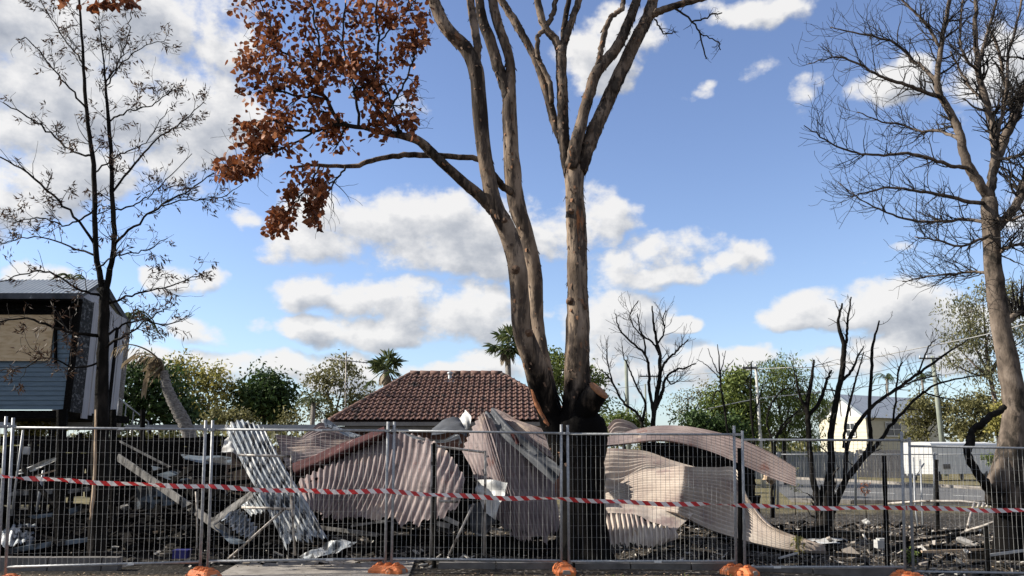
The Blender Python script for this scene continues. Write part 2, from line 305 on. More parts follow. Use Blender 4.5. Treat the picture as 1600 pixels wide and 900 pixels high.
# ------------------------------------------------------------------ mesh building
class MB:
    def __init__(s):
        s.v = []; s.f = []; s.n = 0; s.smooth = []
    def add(s, verts, faces, smooth=False):
        verts = np.asarray(verts, float).reshape(-1, 3)
        o = s.n
        s.v.append(verts); s.n += len(verts)
        s.f.extend([tuple(int(i) + o for i in f) for f in faces])
        s.smooth.extend([smooth] * len(faces))
        return o
    def box(s, c, size, rot=None):
        x, y, z = [k / 2 for k in size]
        v = np.array([[-x, -y, -z], [x, -y, -z], [x, y, -z], [-x, y, -z], [-x, -y, z], [x, -y, z], [x, y, z], [-x, y, z]])
        if rot is not None: v = v @ np.array(rot).T
        s.add(v + np.asarray(c, float), [(0, 3, 2, 1), (4, 5, 6, 7), (0, 1, 5, 4), (1, 2, 6, 5), (2, 3, 7, 6), (3, 0, 4, 7)])
    def beam(s, p0, p1, w, h, up=(0, 0, 1), rag=0.0):
        p0, p1 = np.asarray(p0, float), np.asarray(p1, float)
        d = p1 - p0; L = np.linalg.norm(d); d = d / L
        a = np.cross(d, up)
        if np.linalg.norm(a) < 1e-4: a = np.cross(d, (1, 0, 0))
        a /= np.linalg.norm(a); b = np.cross(a, d)
        if not rag:
            v = [p0 - a*w/2 - b*h/2, p0 + a*w/2 - b*h/2, p0 + a*w/2 + b*h/2, p0 - a*w/2 + b*h/2]
            v += [q + d * L for q in v]
            s.add(v, [(3, 2, 1, 0), (4, 5, 6, 7), (0, 1, 5, 4), (1, 2, 6, 5), (2, 3, 7, 6), (3, 0, 4, 7)])
        else:
            n = 6; V = []
            for i in range(n):
                t = i / (n - 1)
                for (sa, sb) in ((-1, -1), (1, -1), (1, 1), (-1, 1)):
                    k = rng.uniform(1 - rag, 1)
                    e_ = rng.uniform(-rag, rag) * 0.12 if i in (0, n - 1) else 0
                    V.append(p0 + d * (L * t + e_) + a * sa * w / 2 * k + b * sb * h / 2 * k)
            Fc = [(3, 2, 1, 0), tuple(4 * (n - 1) + j for j in range(4))]
            for i in range(n - 1):
                for j in range(4):
                    Fc.append((4*i + j, 4*i + (j+1) % 4, 4*i + 4 + (j+1) % 4, 4*i + 4 + j))
            s.add(V, Fc)
    def tube(s, pts, radii, seg=6, caps=True, noise=0.0, smooth=True):
        P = np.asarray(pts, float); n = len(P)
        radii = np.broadcast_to(np.asarray(radii, float), (n,))
        T = np.gradient(P, axis=0)
        T /= np.linalg.norm(T, axis=1)[:, None] + 1e-9
        ref = np.array([0.0, 0, 1]) if abs(T[0, 2]) < 0.9 else np.array([1.0, 0, 0])
        a = np.cross(T[0], ref); a /= np.linalg.norm(a)
        ang = np.arange(seg) * 2 * math.pi / seg
        V = np.empty((n, seg, 3))
        for i in range(n):
            a = a - T[i] * np.dot(a, T[i]); a /= np.linalg.norm(a) + 1e-9
            b = np.cross(T[i], a)
            rr = radii[i] * (1 + (noise * rng.standard_normal(seg) if noise else 0))
            V[i] = P[i] + (np.cos(ang) * rr)[:, None] * a + (np.sin(ang) * rr)[:, None] * b
        Fc = []
        for i in range(n - 1):
            for j in range(seg):
                k = (j + 1) % seg
                Fc.append((i*seg + j, i*seg + k, (i+1)*seg + k, (i+1)*seg + j))
        if caps:
            Fc.append(tuple(range(seg - 1, -1, -1))); Fc.append(tuple((n-1)*seg + j for j in range(seg)))
        s.add(V.reshape(-1, 3), Fc, smooth)
    def lathe(s, c, prof, seg=12):
        V = []; Fc = []
        for (r, z) in prof:
            for j in range(seg):
                a = 2 * math.pi * j / seg
                V.append((c[0] + r * math.cos(a), c[1] + r * math.sin(a), c[2] + z))
        for i in range(len(prof) - 1):
            for j in range(seg):
                k = (j + 1) % seg
                Fc.append((i*seg + j, i*seg + k, (i+1)*seg + k, (i+1)*seg + j))
        Fc.append(tuple((len(prof)-1)*seg + j for j in range(seg)))
        s.add(V, Fc, True)
    def grid(s, P, smooth=True):
        P = np.asarray(P); a, b = P.shape[:2]
        Fc = [(i*b + j, i*b + j + 1, (i+1)*b + j + 1, (i+1)*b + j) for i in range(a - 1) for j in range(b - 1)]
        s.add(P.reshape(-1, 3), Fc, smooth)
    def data(s, name, material):
        me = bpy.data.meshes.new(name)
        V = np.concatenate(s.v) if s.v else np.zeros((0, 3))
        me.from_pydata(V.tolist(), [], s.f)
        me.polygons.foreach_set('use_smooth', np.array(s.smooth, dtype=bool))
        me.materials.append(material)
        me.update()
        return me
def tag(o, label=None, cat=None, group=None, kind=None):
    if label: o['label'] = label
    if cat: o['category'] = cat
    if group: o['group'] = group
    if kind: o['kind'] = kind
    return o
def thing(name, base, label, cat, group=None):
    o = bpy.data.objects.new(name, None)
    o.empty_display_size = 0.2
    o.location = [float(k) for k in base]
    COL.objects.link(o)
    return tag(o, label, cat, group)
def wloc(o):
    v = Vector(o.location)
    if o.parent: v = v + wloc(o.parent)
    return v
def link_at(name, me, parent, off=None):
    """a mesh with vertices in place, its origin moved to the foot of its own bounds"""
    V = np.empty(len(me.vertices) * 3); me.vertices.foreach_get('co', V); V = V.reshape(-1, 3)
    lo, hi = V.min(0), V.max(0)
    base = np.array([(lo[0] + hi[0]) / 2, (lo[1] + hi[1]) / 2, lo[2]])
    me.vertices.foreach_set('co', (V - base).ravel()); me.update()
    o = bpy.data.objects.new(name, me)
    COL.objects.link(o)
    b = Vector([float(k) for k in base])
    if parent:
        o.parent = parent
        b = b - wloc(parent)
    o.location = b
    return o
def part(name, mb, material, parent, kind=None):
    o = link_at(name, mb.data(name, MT[material] if isinstance(material, str) else material), parent)
    if kind: o['kind'] = kind
    return o
def single(name, mb, material, label, cat, group=None, kind=None):
    o = link_at(name, mb.data(name, MT[material] if isinstance(material, str) else material), None)
    return tag(o, label, cat, group, kind)
def struct(name, mb, material, parent=None):
    o = link_at(name, mb.data(name, MT[material] if isinstance(material, str) else material), parent)
    if not parent: o['kind'] = 'structure'
    return o

def spline(pts, n):
    """Catmull-Rom through the points (rows)"""
    P = np.asarray(pts, float); k = len(P)
    if k == 2:
        t = np.linspace(0, 1, n)[:, None]; return P[0] * (1 - t) + P[1] * t
    E = np.vstack([2 * P[0] - P[1], P, 2 * P[-1] - P[-2]])
    out = []
    for u in np.linspace(0, k - 1, n):
        i = min(int(u), k - 2); t = u - i
        a, b, c, d = E[i], E[i+1], E[i+2], E[i+3]
        out.append(0.5 * (2*b + (c - a)*t + (2*a - 5*b + 4*c - d)*t*t + (3*b - a - 3*c + d)*t**3))
    return np.array(out)
def bicubic(grid, nu, nv):
    """grid[row][col] of 3D points -> nv x nu points"""
    A = np.array([spline(row, nu) for row in grid])
    return np.array([spline(A[:, j], nv) for j in range(nu)]).transpose(1, 0, 2)
def sheet(grid, ncorr, amp=0.014, nv=26, per=7, along='v', ragged=0.0, dents=0.02, thick=0.004, seed=1):
    """corrugated sheet: grid of (px, py, Y); ridges run along v (down the rows) and repeat ncorr times across u"""
    r = np.random.default_rng(seed)
    Wd = [[W(*p) for p in row] for row in grid]
    nu = max(int(ncorr * per) + 1, 9)
    P = bicubic(Wd, nu, nv)
    # dents, as in sheet that has buckled in the heat
    uu = np.linspace(0, 1, nu)[None, :]; vv = np.linspace(0, 1, nv)[:, None]
    d = np.zeros((nv, nu))
    for _ in range(6):
        fu, fv, ph = r.uniform(.4, 1.8), r.uniform(.3, 2.2), r.uniform(0, 6.28)
        d += r.uniform(-1, 1) * np.sin(6.28 * (fu * uu + fv * vv) + ph)
    du = np.gradient(P, axis=1); dv = np.gradient(P, axis=0)
    N = np.cross(du, dv); N /= np.linalg.norm(N, axis=2)[..., None] + 1e-9
    for _ in range(5):                      # sharp creases
        th, u0, v0, wd = r.uniform(0, 3.14), r.uniform(.1, .9), r.uniform(.1, .9), r.uniform(.08, .22)
        s_ = np.abs(math.cos(th) * (uu - u0) + math.sin(th) * (vv - v0)) / wd
        d = d + r.choice([-1, 1]) * r.uniform(.6, 1.8) * np.maximum(0, 1 - s_)
    cor = amp * np.cos(2 * math.pi * ncorr * uu + 0 * vv) if ncorr else 0
    P = P + N * (cor + dents * d * 0.3)[..., None]
    if ragged:
        k = r.standard_normal(nu); k = np.convolve(k, np.ones(9) / 9, 'same') * 2.2 + 0.35 * r.standard_normal(nu)
        e_ = dv[-1] / (np.linalg.norm(dv[-1], axis=1)[:, None] + 1e-9)
        P[-1] += e_ * (ragged * k)[:, None]
        P[-2] += e_ * (0.4 * ragged * k)[:, None]
    m = MB()
    m.grid(P)
    m.grid((P - N * thick)[:, ::-1])
    # close the rim
    Q = P - N * thick
    rim = np.concatenate([P[0, :-1], P[:-1, -1], P[-1, :0:-1], P[:0:-1, 0]]); rim2 = np.concatenate([Q[0, :-1], Q[:-1, -1], Q[-1, :0:-1], Q[:0:-1, 0]])
    k = len(rim)
    m.add(np.concatenate([rim, rim2]), [(i, (i + 1) % k, k + (i + 1) % k, k + i) for i in range(k)])
    return m

def leaves(centres, length, width, r, droop=0.5, fold=0.25, spread=1.0, axes=None, rounded=False):
    """N folded leaf blades: four corners each, or six for round leaves"""
    c = np.asarray(centres, float); n = len(c)
    a = r.standard_normal((n, 3)) * spread + np.array([0, 0, -droop])
    if axes is not None: a = a * 0.5 + axes
    a /= np.linalg.norm(a, axis=1)[:, None]
    b = r.standard_normal((n, 3)); b -= a * np.sum(a * b, 1)[:, None]; b /= np.linalg.norm(b, axis=1)[:, None]
    nn = np.cross(a, b)
    L = (length * r.uniform(0.6, 1.25, n))[:, None]; w = (width * r.uniform(0.6, 1.25, n))[:, None]
    cu = fold * r.uniform(-.3, 1.3, (n, 1))
    if rounded:
        return np.stack([c, c + a*L*.22 + b*w*.45 + nn*w*cu, c + a*L*.62 + b*w*.42 + nn*w*cu*1.3, c + a*L + nn*w*cu*r.uniform(-1, 2, (n, 1)), c + a*L*.62 - b*w*.42 + nn*w*cu, c + a*L*.22 - b*w*.45 + nn*w*cu*.7], axis=1)
    return np.stack([c, c + a*L*0.45 + b*w/2 + nn*w*fold, c + a*L + nn*w*fold*0.8*r.uniform(-1, 1, (n, 1)), c + a*L*0.45 - b*w/2 + nn*w*fold], axis=1)
def leaf_mesh(name, V, material):
    n, q = V.shape[:2]
    me = bpy.data.meshes.new(name)
    me.vertices.add(q * n); me.vertices.foreach_set('co', V.reshape(-1))
    tri = np.array([0, 1, 2, 0, 2, 3] if q == 4 else [0, 1, 2, 0, 2, 3, 0, 3, 4, 0, 4, 5])
    idx = (np.arange(n)[:, None] * q + tri).astype(np.int32).reshape(-1)
    me.loops.add(len(idx)); me.loops.foreach_set('vertex_index', idx)
    me.polygons.add(len(idx) // 3)
    me.polygons.foreach_set('loop_start', np.arange(len(idx) // 3, dtype=np.int32) * 3)
    me.update(calc_edges=True)
    me.materials.append(MT[material] if isinstance(material, str) else material)
    return me

# ------------------------------------------------------------------ ground and road
def ground_mat():
    m = bpy.data.materials.new('burnt_yard_and_verge'); m.use_nodes = True; t = m.node_tree; t.nodes.clear()
    pos = nd(t, 'ShaderNodeNewGeometry').outputs['Position']
    s3 = nd(t, 'ShaderNodeSeparateXYZ', None, {0: pos})
    n1 = nd(t, 'ShaderNodeTexNoise', None, {'Vector': pos, 'Scale': 1.3, 'Detail': 8.0, 'Roughness': 0.65}).outputs[0]
    n2 = nd(t, 'ShaderNodeTexNoise', None, {'Vector': pos, 'Scale': 22.0, 'Detail': 5.0, 'Roughness': 0.7}).outputs[0]
    vor = nd(t, 'ShaderNodeTexVoronoi', {'feature': 'F1'}, {'Vector': pos, 'Scale': 26.0}).outputs['Color']
    vs = nd(t, 'ShaderNodeSeparateXYZ', None, {0: vor}).outputs[0]
    def ramp(f, cs):
        r = nd(t, 'ShaderNodeValToRGB', None, {0: f}); el = r.color_ramp.elements
        for i, (p_, c) in enumerate(cs):
            e_ = el[i] if i < 2 else el.new(p_); e_.position = p_; e_.color = (*c, 1)
        return r.outputs[0]
    ash = ramp(mth(t, 'ADD', mth(t, 'MULTIPLY', n2, 0.6), mth(t, 'MULTIPLY', n1, 0.4)), [(0.35, (0.010, 0.009, 0.008)), (0.72, (0.16, 0.135, 0.105)), (0.54, (0.042, 0.036, 0.029))])
    ash = nd(t, 'ShaderNodeMix', {'data_type': 'RGBA'}, {0: maprange(t, vs, 0.90, 0.94), 6: ash, 7: (0.22, 0.20, 0.18, 1)}).outputs[2]
    litter = ramp(n2, [(0.3, (0.035, 0.026, 0.018)), (0.72, (0.20, 0.15, 0.10)), (0.5, (0.09, 0.068, 0.047))])
    grass = ramp(mth(t, 'ADD', mth(t, 'MULTIPLY', n2, 0.4), mth(t, 'MULTIPLY', n1, 0.6)), [(0.3, (0.07, 0.07, 0.032)), (0.7, (0.26, 0.215, 0.13)), (0.5, (0.15, 0.13, 0.068))])
    wob = mth(t, 'MULTIPLY_ADD', n1, 5.0, -2.5)
    yy = mth(t, 'ADD', s3.outputs[1], wob)
    xx = mth(t, 'ADD', s3.outputs[0], wob)
    wet = maprange(t, mth(t, 'ADD', s3.outputs[0], mth(t, 'MULTIPLY', wob, .6)), -3.0, 0.5)
    ash = nd(t, 'ShaderNodeMix', {'data_type': 'RGBA'}, {0: mth(t, 'MULTIPLY_ADD', wet, -.7, .7), 6: ash, 7: (0.008, 0.0075, 0.007, 1)}).outputs[2]      # soot lies deepest at the left
    k1 = maprange(t, mth(t, 'ADD', s3.outputs[1], mth(t, 'MULTIPLY', wob, 0.05)), 10.6, 10.9)
    c = nd(t, 'ShaderNodeMix', {'data_type': 'RGBA'}, {0: k1, 6: litter, 7: ash}).outputs[2]
    # burnt ground ends by the side street
    k3 = maprange(t, yy, 21.5, 25.5)
    c = nd(t, 'ShaderNodeMix', {'data_type': 'RGBA'}, {0: k3, 6: c, 7: grass}).outputs[2]
    p = nd(t, 'ShaderNodeBsdfPrincipled', None, {'Base Color': c, 'Roughness': 0.95})
    p.inputs['Specular IOR Level'].default_value = 0.15
    b = nd(t, 'ShaderNodeBump', None, {'Strength': 0.9, 'Distance': 0.05, 'Height': n2})
    t.links.new(b.outputs[0], p.inputs['Normal'])
    nd(t, 'ShaderNodeOutputMaterial', None, {0: p.outputs[0]})
    return m
def uneven(x, y):
    x = np.asarray(x, float); y = np.asarray(y, float)
    lot = np.clip((y - 11.2) / 1.2, 0, 1) * np.clip((22 - y) / 4, 0, 1)
    b = 0.035 * (np.sin(1.7 * x + 0.8 * y) + np.sin(2.9 * x - 2.1 * y + 1.3) + 0.8 * np.sin(5.3 * x + 3.7 * y + 0.4))
    heap = 0.42 * np.exp(-(((x + 5.6) / 2.6) ** 2 + ((y - 14.2) / 1.5) ** 2)) + 0.25 * np.exp(-(((x - 1.4) / 3.2) ** 2 + ((y - 15.0) / 1.6) ** 2)) + 0.12 * np.exp(-(((x - 7.5) / 2.5) ** 2 + ((y - 15.5) / 2.0) ** 2))
    return gz(x, y) + lot * (b + heap)
xs = np.concatenate([[-900, -400, -150, -60, -30], np.arange(-16, 22, 0.3), [26, 34, 60, 150, 400, 900]])
ys = np.concatenate([[-300, -60, -10, 4, 8], np.arange(9, 26, 0.3), [28, 32, 40, 60, 100, 200, 500, 1600]])
X, Yg = np.meshgrid(xs, ys)
m = MB(); m.grid(np.stack([X, Yg, uneven(X, Yg)], -1))
gr = struct('ground', m, ground_mat())

def flat_poly(pts, z, name, material):
    m = MB(); m.add([(p[0], p[1], z) for p in pts], [tuple(range(len(pts)))]); return struct(name, m, material)
MT['asphalt'] = mat('asphalt', [(0.085, 0.085, 0.087), (0.125, 0.124, 0.122)], 3, 0.9, bump=0.3, bscale=120)
MT['line'] = mat('road_paint', [(0.6, 0.6, 0.58), (0.75, 0.75, 0.72)], 8, 0.8)
rp = [G(1236, 783), G(1330, 786), G(1560, 787), G(1800, 789), G(1900, 768), G(1545, 766), G(1330, 753), G(1262, 750), G(1225, 748), G(1190, 748)]
flat_poly(rp, -0.15, 'side_street', 'asphalt')
a, b = G(1300, 768), G(1560, 777); a, b = np.array([a[0], a[1]]), np.array([b[0], b[1]])
for i in range(4):
    p0, p1 = a + (b - a) * (i / 4), a + (b - a) * (i / 4 + 0.16)
    dd = (p1 - p0) / np.linalg.norm(p1 - p0); nn = np.array([-dd[1], dd[0]]) * 0.07
    o = flat_poly([p0 - nn, p1 - nn, p1 + nn, p0 + nn], -0.146, 'lane_dash', 'line')
# kerb along the far side of the street
m = MB()
kp = [G(1900, 768), G(1545, 766), G(1330, 753), G(1262, 750), G(1225, 748)]
for i in range(len(kp) - 1):
    m.beam((kp[i][0], kp[i][1], -0.09), (kp[i+1][0], kp[i+1][1], -0.09), 0.22, 0.14)
struct('kerb', m, 'concrete')
m = MB()
kp = [G(1236, 784.5), G(1330, 787.5), G(1560, 788.5), G(1800, 790)]
for i in range(len(kp) - 1):
    m.beam((kp[i][0], kp[i][1], -0.09), (kp[i+1][0], kp[i+1][1], -0.09), 0.18, 0.13)
struct('kerb', m, 'concrete')
# concrete driveway strip in front of the yard
p1, p2, p3, p4 = G(356, 903), G(655, 901), G(648, 876.5), G(380, 878)
m = MB()
q = [np.array([p[0], p[1]]) for p in (p1, p2, p3, p4)]
q[0][1] = 8.6; q[1][1] = 8.6
def slab(m, quad, z0, z1):
    V = [(p[0], p[1], z0) for p in quad] + [(p[0], p[1], z1) for p in quad]
    m.add(V, [(0, 3, 2, 1), (4, 5, 6, 7), (0, 1, 5, 4), (1, 2, 6, 5), (2, 3, 7, 6), (3, 0, 4, 7)])
slab(m, q, -0.1, 0.02)
struct('driveway_slab', m, 'concrete')

# concrete edging of the yard behind the fence: real blocks with joints
ed = thing('concrete_edging', (1.2, 11.0, 0), 'low grimy concrete edging along the foot of the fence right of driveway', 'edging')
def edging(pxs, py0, py1, Yd, parent, topdrop=0.0):
    for i in range(len(pxs) - 1):
        a, b = W(pxs[i] + 1.0, py0, Yd), W(pxs[i+1] - 1.0, py0, Yd)
        zt = a[2]; g_ = float(gz(a[0], Yd)) - 0.1
        m = MB(); m.beam((a[0], Yd + 0.06, (zt + g_) / 2), (b[0], Yd + 0.06, (zt + g_) / 2), 0.14, zt - g_, rag=0.03)
        part('edging_block', m, 'kerbcon', parent)
edging([684, 775, 874], 879, 892, 11.25, ed)
edging([886, 985, 1080, 1152], 880, 892, 11.25, ed)
edging([1156, 1270, 1400], 888, 898, 11.3, ed)
ed2 = thing('concrete_edging', (-6, 11, 0), 'low concrete edging blocks behind the fence at the far left', 'edging')
edging([-60, 76, 160, 186], 871, 885, 11.1, ed2)

# ------------------------------------------------------------------ house with the tiled hip roof
YE, YR = 27.0, 31.2
eL, eR = W(516, 658, YE), W(908, 658, YE)
rL, rR = W(641, 585, YR), W(783, 585, YR)
ze, zr = eL[2], rL[2]
house = thing('tiled_house', ((eL[0] + eR[0]) / 2, YE + 4, 0), 'low house with a red brown terracotta tiled hip roof behind the wreckage', 'house')
MT['tile'] = mat('terracotta_tile', [(0.07, 0.038, 0.03), (0.135, 0.072, 0.056), (0.23, 0.145, 0.115)], 3.0, 0.75, bump=0.3, bscale=40, island=0.4,
                 extra=chain(patches((0.025, 0.02, 0.018), 1.6, 0.5, 0.66), patches((0.24, 0.20, 0.165), 5.0, 0.60, 0.70, seedv=(3, 3, 3))))
MT['tile_bed'] = mat('roof_battens', [(0.03, 0.02, 0.018), (0.06, 0.04, 0.035)], 5, 0.9)
MT['brick'] = mat('dark_brick', [(0.09, 0.045, 0.035), (0.16, 0.08, 0.06)], 6, 0.9, bump=0.3)
MT['fascia'] = mat('grey_brown_gutter', [(0.16, 0.145, 0.13), (0.24, 0.22, 0.20)], 4, 0.6)
bx0, bx1, by0, by1 = eL[0] + 0.5, eR[0] - 0.5, YE + 0.5, YE + 2 * (YR - YE) - 0.5
m = MB()
for (a, b) in (((bx0, by0), (bx1, by0)), ((bx1, by0), (bx1, by1)), ((bx1, by1), (bx0, by1)), ((bx0, by1), (bx0, by0))):
    m.beam((a[0], a[1], ze / 2 - 0.1), (b[0], b[1], ze / 2 - 0.1), 0.2, ze)
part('wall', m, 'brick', house)
m = MB()
yb = 2 * YR - YE
V = [(eL[0], YE, ze), (eR[0], YE, ze), (eR[0], yb, ze), (eL[0], yb, ze), (rL[0], YR, zr), (rR[0], YR, zr)]
m.add([(v[0], v[1], v[2] - 0.03) for v in V], [(0, 1, 5, 4), (1, 2, 5), (2, 3, 4, 5), (3, 0, 4), (0, 3, 2, 1)])
roof = part('roof', m, 'tile_bed', house)
# one tile: a pan with a roll and a raised nose, 30 triangles
def tile_data():
    wd, ln = 0.215, 0.40
    prof = [(-0.5, 0.006), (-0.42, 0.045), (-0.30, 0.055), (-0.18, 0.045), (-0.10, 0.008), (0.28, 0.004), (0.40, 0.03), (0.5, 0.01)]
    V = []
    for (yy, dz) in ((0, 0.060), (ln, 0.004)):
        for (x, z) in prof: V.append((x * wd, yy, z + dz))
    for (x, z) in prof: V.append((x * wd, 0.004, z + 0.055 - 0.018))
    k = len(prof)
    Fc = [(i, i + 1, k + i + 1, k + i) for i in range(k - 1)] + [(2*k + i, 2*k + i + 1, i + 1, i) for i in range(k - 1)]
    mb = MB(); mb.add(V, Fc)
    return mb
slope = math.atan2(zr - ze, YR - YE)
slen = math.hypot(zr - ze, YR - YE)
ROW = 0.345; nrow = int(slen / ROW)
rotx = Matrix.Rotation(slope, 3, 'X')
tdm = tile_data().data('roof_tile', MT['tile'])
tv = np.concatenate(tile_data().v); tf = tile_data().f
rest = MB(); cnt = 0
for r_ in range(nrow):
    s0 = r_ * ROW; f = s0 / slen
    x0, x1 = eL[0] + (rL[0] - eL[0]) * f, eR[0] + (rR[0] - eR[0]) * f
    y0, z0 = YE + (YR - YE) * f, ze + (zr - ze) * f
    c0 = math.ceil((x0 + 0.06) / 0.21); c1 = math.floor((x1 - 0.06) / 0.21)
    for c_ in range(c0, c1 + 1):
        x = c_ * 0.21
        j = Vector((rng.uniform(-.004, .004), 0, rng.uniform(0, .008)))
        if cnt < 300 and x < 3.0:
            o = bpy.data.objects.new('roof_tile', tdm); COL.objects.link(o); o.parent = roof
            o.location = Vector((x, y0 - 0.03, z0)) + j - wloc(roof)
            o.rotation_euler = (slope, rng.uniform(-.02, .02), rng.uniform(-.01, .01))
            cnt += 1
        else:
            rest.add((np.array(rotx) @ tv.T).T + np.array([x + j[0], y0 - 0.03, z0 + j[2]]), tf)
part('roof_tiles_upper', rest, 'tile', roof, kind='stuff')
def caps(p0, p1, n, name, parent, mt='tile', r0=0.11):
    p0, p1 = np.asarray(p0), np.asarray(p1)
    for i in range(n):
        a, b = p0 + (p1 - p0) * (i / n), p0 + (p1 - p0) * ((i + 1.12) / n)
        m = MB(); m.tube([a, b], [r0 * 1.12, r0 * 0.92], 8)
        part(name, m, mt, parent)
caps(np.array(eL) + (0, 0, .02), rL, 17, 'hip_cap', roof)
caps(np.array(eR) + (0, 0, .02), rR, 17, 'hip_cap', roof)
caps(np.array(rL) + (0, 0, .03), np.array(rR) + (0, 0, .03), 9, 'ridge_cap', roof, r0=0.12)
m = MB(); m.beam((eL[0] - .05, YE - .06, ze - .10), (eR[0] + .05, YE - .06, ze - .10), 0.12, 0.13); m.beam((eL[0], YE + .03, ze - .26), (eR[0], YE + .03, ze - .26), 0.04, 0.16)
part('gutter', m, 'fascia', house)
vp = W(703, 592, 30.6)
m = MB(); m.tube([vp + (0, 0, -.3), vp + (0, 0, .22)], [.09, .07], 10); m.lathe(vp + np.array((0, 0, .2)), [(.11, 0), (.11, .06), (.02, .10)], 10); m.box(vp + np.array((0, -.1, -.14)), (.4, .35, .1))
part('vent_pipe', m, 'galv', house)

# ------------------------------------------------------------------ raised weatherboard house at the left
YH = 20.0
A = W(104, 640, YH); zf = A[2]; zt = W(104, 466, YH)[2]
B = W(186, 600, 24.0)
xl = W(-90, 600, YH)[0]
bh = thing('raised_timber_house', (xl / 2 + A[0] / 2, YH + 1, 0), 'fire damaged blue weatherboard house on stumps with a boarded up window', 'house')
MT['blueboard'] = mat('blue_grey_weatherboard', [(0.085, 0.125, 0.16), (0.13, 0.18, 0.22)], 4, 0.7, bump=0.15, stretch=(0.6, 1, 6))
MT['ply'] = mat('plywood_sheet', [(0.40, 0.28, 0.15), (0.54, 0.40, 0.24), (0.60, 0.47, 0.30)], 1.6, 0.8, distort=2.2, stretch=(1, 1, 3.2), bump=0.1)
MT['panel'] = mat('smoke_stained_wall_sheet', [(0.30, 0.295, 0.305), (0.42, 0.41, 0.42)], 3, 0.8, bump=0.2, stretch=(3, 3, .4), extra=patches((0.12, 0.11, 0.115), 3, .58, .72, stretch=(1.5, 1.5, .5)))
MT['alligator'] = mat('alligatored_burnt_cladding', [(0.005, 0.005, 0.005), (0.014, 0.014, 0.014), (0.16, 0.16, 0.16)], 6, 0.85, bump=1.0, stretch=(1, 1, 2.2), contrast=(.38, .66))
MT['roofmetal'] = mat('grey_metal_roof', [(0.16, 0.19, 0.22), (0.23, 0.26, 0.29)], 3, 0.5, 0.2)
nb = 24; bh_ = (zt - zf) / nb
for i in range(nb):
    z = zf + bh_ * (i + 0.5)
    m = MB()
    V = [(xl, YH, z - bh_/2), (A[0] - 0.02, YH, z - bh_/2), (A[0] - 0.02, YH + .022, z + bh_/2), (xl, YH + .022, z + bh_/2),
         (xl, YH + .03, z - bh_/2), (A[0] - 0.02, YH + .03, z - bh_/2), (A[0] - 0.02, YH + .03, z + bh_/2), (xl, YH + .03, z + bh_/2)]
    m.add(V, [(0, 1, 2, 3), (4, 7, 6, 5), (0, 4, 5, 1), (3, 2, 6, 7), (0, 3, 7, 4), (1, 5, 6, 2)])
    part('weatherboard', m, 'blueboard' if i < 17 else 'char_grain', bh)  # upper boards: charring, with the eave shade put into the black
pa, pb = W(-70, 564, YH - .03), W(86.5, 492, YH - .03)
m = MB(); m.box(((pa[0] + pb[0]) / 2, YH - .035, (pa[2] + pb[2]) / 2), (pb[0] - pa[0], .02, pb[2] - pa[2])); part('plywood_sheet', m, 'ply', bh)
m = MB()
for (q0, q1) in ((W(88, 568, YH), W(88, 488, YH)), (W(-70, 490, YH), W(90, 490, YH))):
    m.beam((q0[0], YH - .03, q0[2]), (q1[0], YH - .03, q1[2]), .07, .05)
part('window_frame', m, 'char_grain', bh)
# the side wall: burnt corner, then sheets
def side(t, z): return np.array([A[0] + (B[0] - A[0]) * t, YH + (24.0 - YH) * t, z])
sd = side(1, 0) - side(0, 0); sd = sd / np.linalg.norm(sd); sn = np.array([sd[1], -sd[0], 0])
tb = 0.24
m = MB(); m.beam(side(.0, (zf + zt) / 2) + sn * .02, side(tb, (zf + zt) / 2) + sn * .02, .06, zt - zf + .1); part('burnt_cladding', m, 'alligator', bh)
m = MB(); m.beam(side(0, zf - .05), side(0, zt), .12, .12); part('corner_post', m, 'char_grain', bh)
ts = np.linspace(tb + .015, 1, 7)
for i in range(6):
    dz = 0.10 * (i % 2) - .18
    m = MB()
    ztop = zt + 0.1
    a_, b_ = side(ts[i] + .006, (zf + dz + ztop) / 2), side(ts[i + 1] - .006, (zf + dz + ztop) / 2)
    m.beam(a_ + sn * (.01 + .01 * (i % 2)), b_ + sn * (.01 + .01 * (i % 2)), .03, ztop - zf - dz); part('wall_sheet', m, 'panel', bh)
m = MB(); m.beam(side(.78, zf - 2.4), side(.78, zt - .3), .14, .14); part('corner_post', m, 'char_grain', bh)
pk = W(147, 440, 22.0)
e0 = W(100, 468, YH - .35); e1 = W(193, 509, 24.4)
# gable triangle, boards behind, barge boards
m = MB(); m.add([side(0, zt) , side(1, zt - .05), pk + np.array([0, 0, -.1]) - sn * .02, side(0, zt) - sn * .1, side(1, zt - .05) - sn * .1, pk + np.array([0, 0, -.1]) - sn * .12], [(0, 1, 2), (3, 5, 4), (0, 2, 5, 3), (1, 4, 5, 2)]); part('gable_infill', m, 'panel', bh)
for (q0, q1) in ((e0, pk), (pk, e1)):
    m = MB(); m.beam(q0 + sn * .2, q1 + sn * .2, .05, .17); part('barge_board', m, 'iron_dark', bh)
# roof slopes run left from the gable
dl = np.array([xl - A[0] - .5, 0.0, 0.0])
def corr_slope(p_eave, p_ridge, run, n, mt, name, parent):
    nu = n * 6 + 1
    P = np.zeros((2, nu, 3)); uu = np.linspace(0, 1, nu)
    up = np.cross(run, p_ridge - p_eave); up /= np.linalg.norm(up); up *= -np.sign(-up[2]) if up[2] != 0 else 1
    for j in range(nu):
        off = run * uu[j] + up * .012 * math.cos(2 * math.pi * n * uu[j])
        P[0, j] = p_eave + off; P[1, j] = p_ridge + off
    m = MB(); m.grid(P); m.grid(P[:, ::-1] - np.array([0, 0, .012])); return part(name, m, mt, parent)
eL_ = np.array([A[0] + .30, YH - .35, zt + .06]); rg_ = np.array([pk[0] + .3, 22.0, pk[2] + .06])
corr_slope(eL_, rg_, dl - np.array([.3, 0, 0]), 34, 'roofmetal', 'roof_slope', bh)
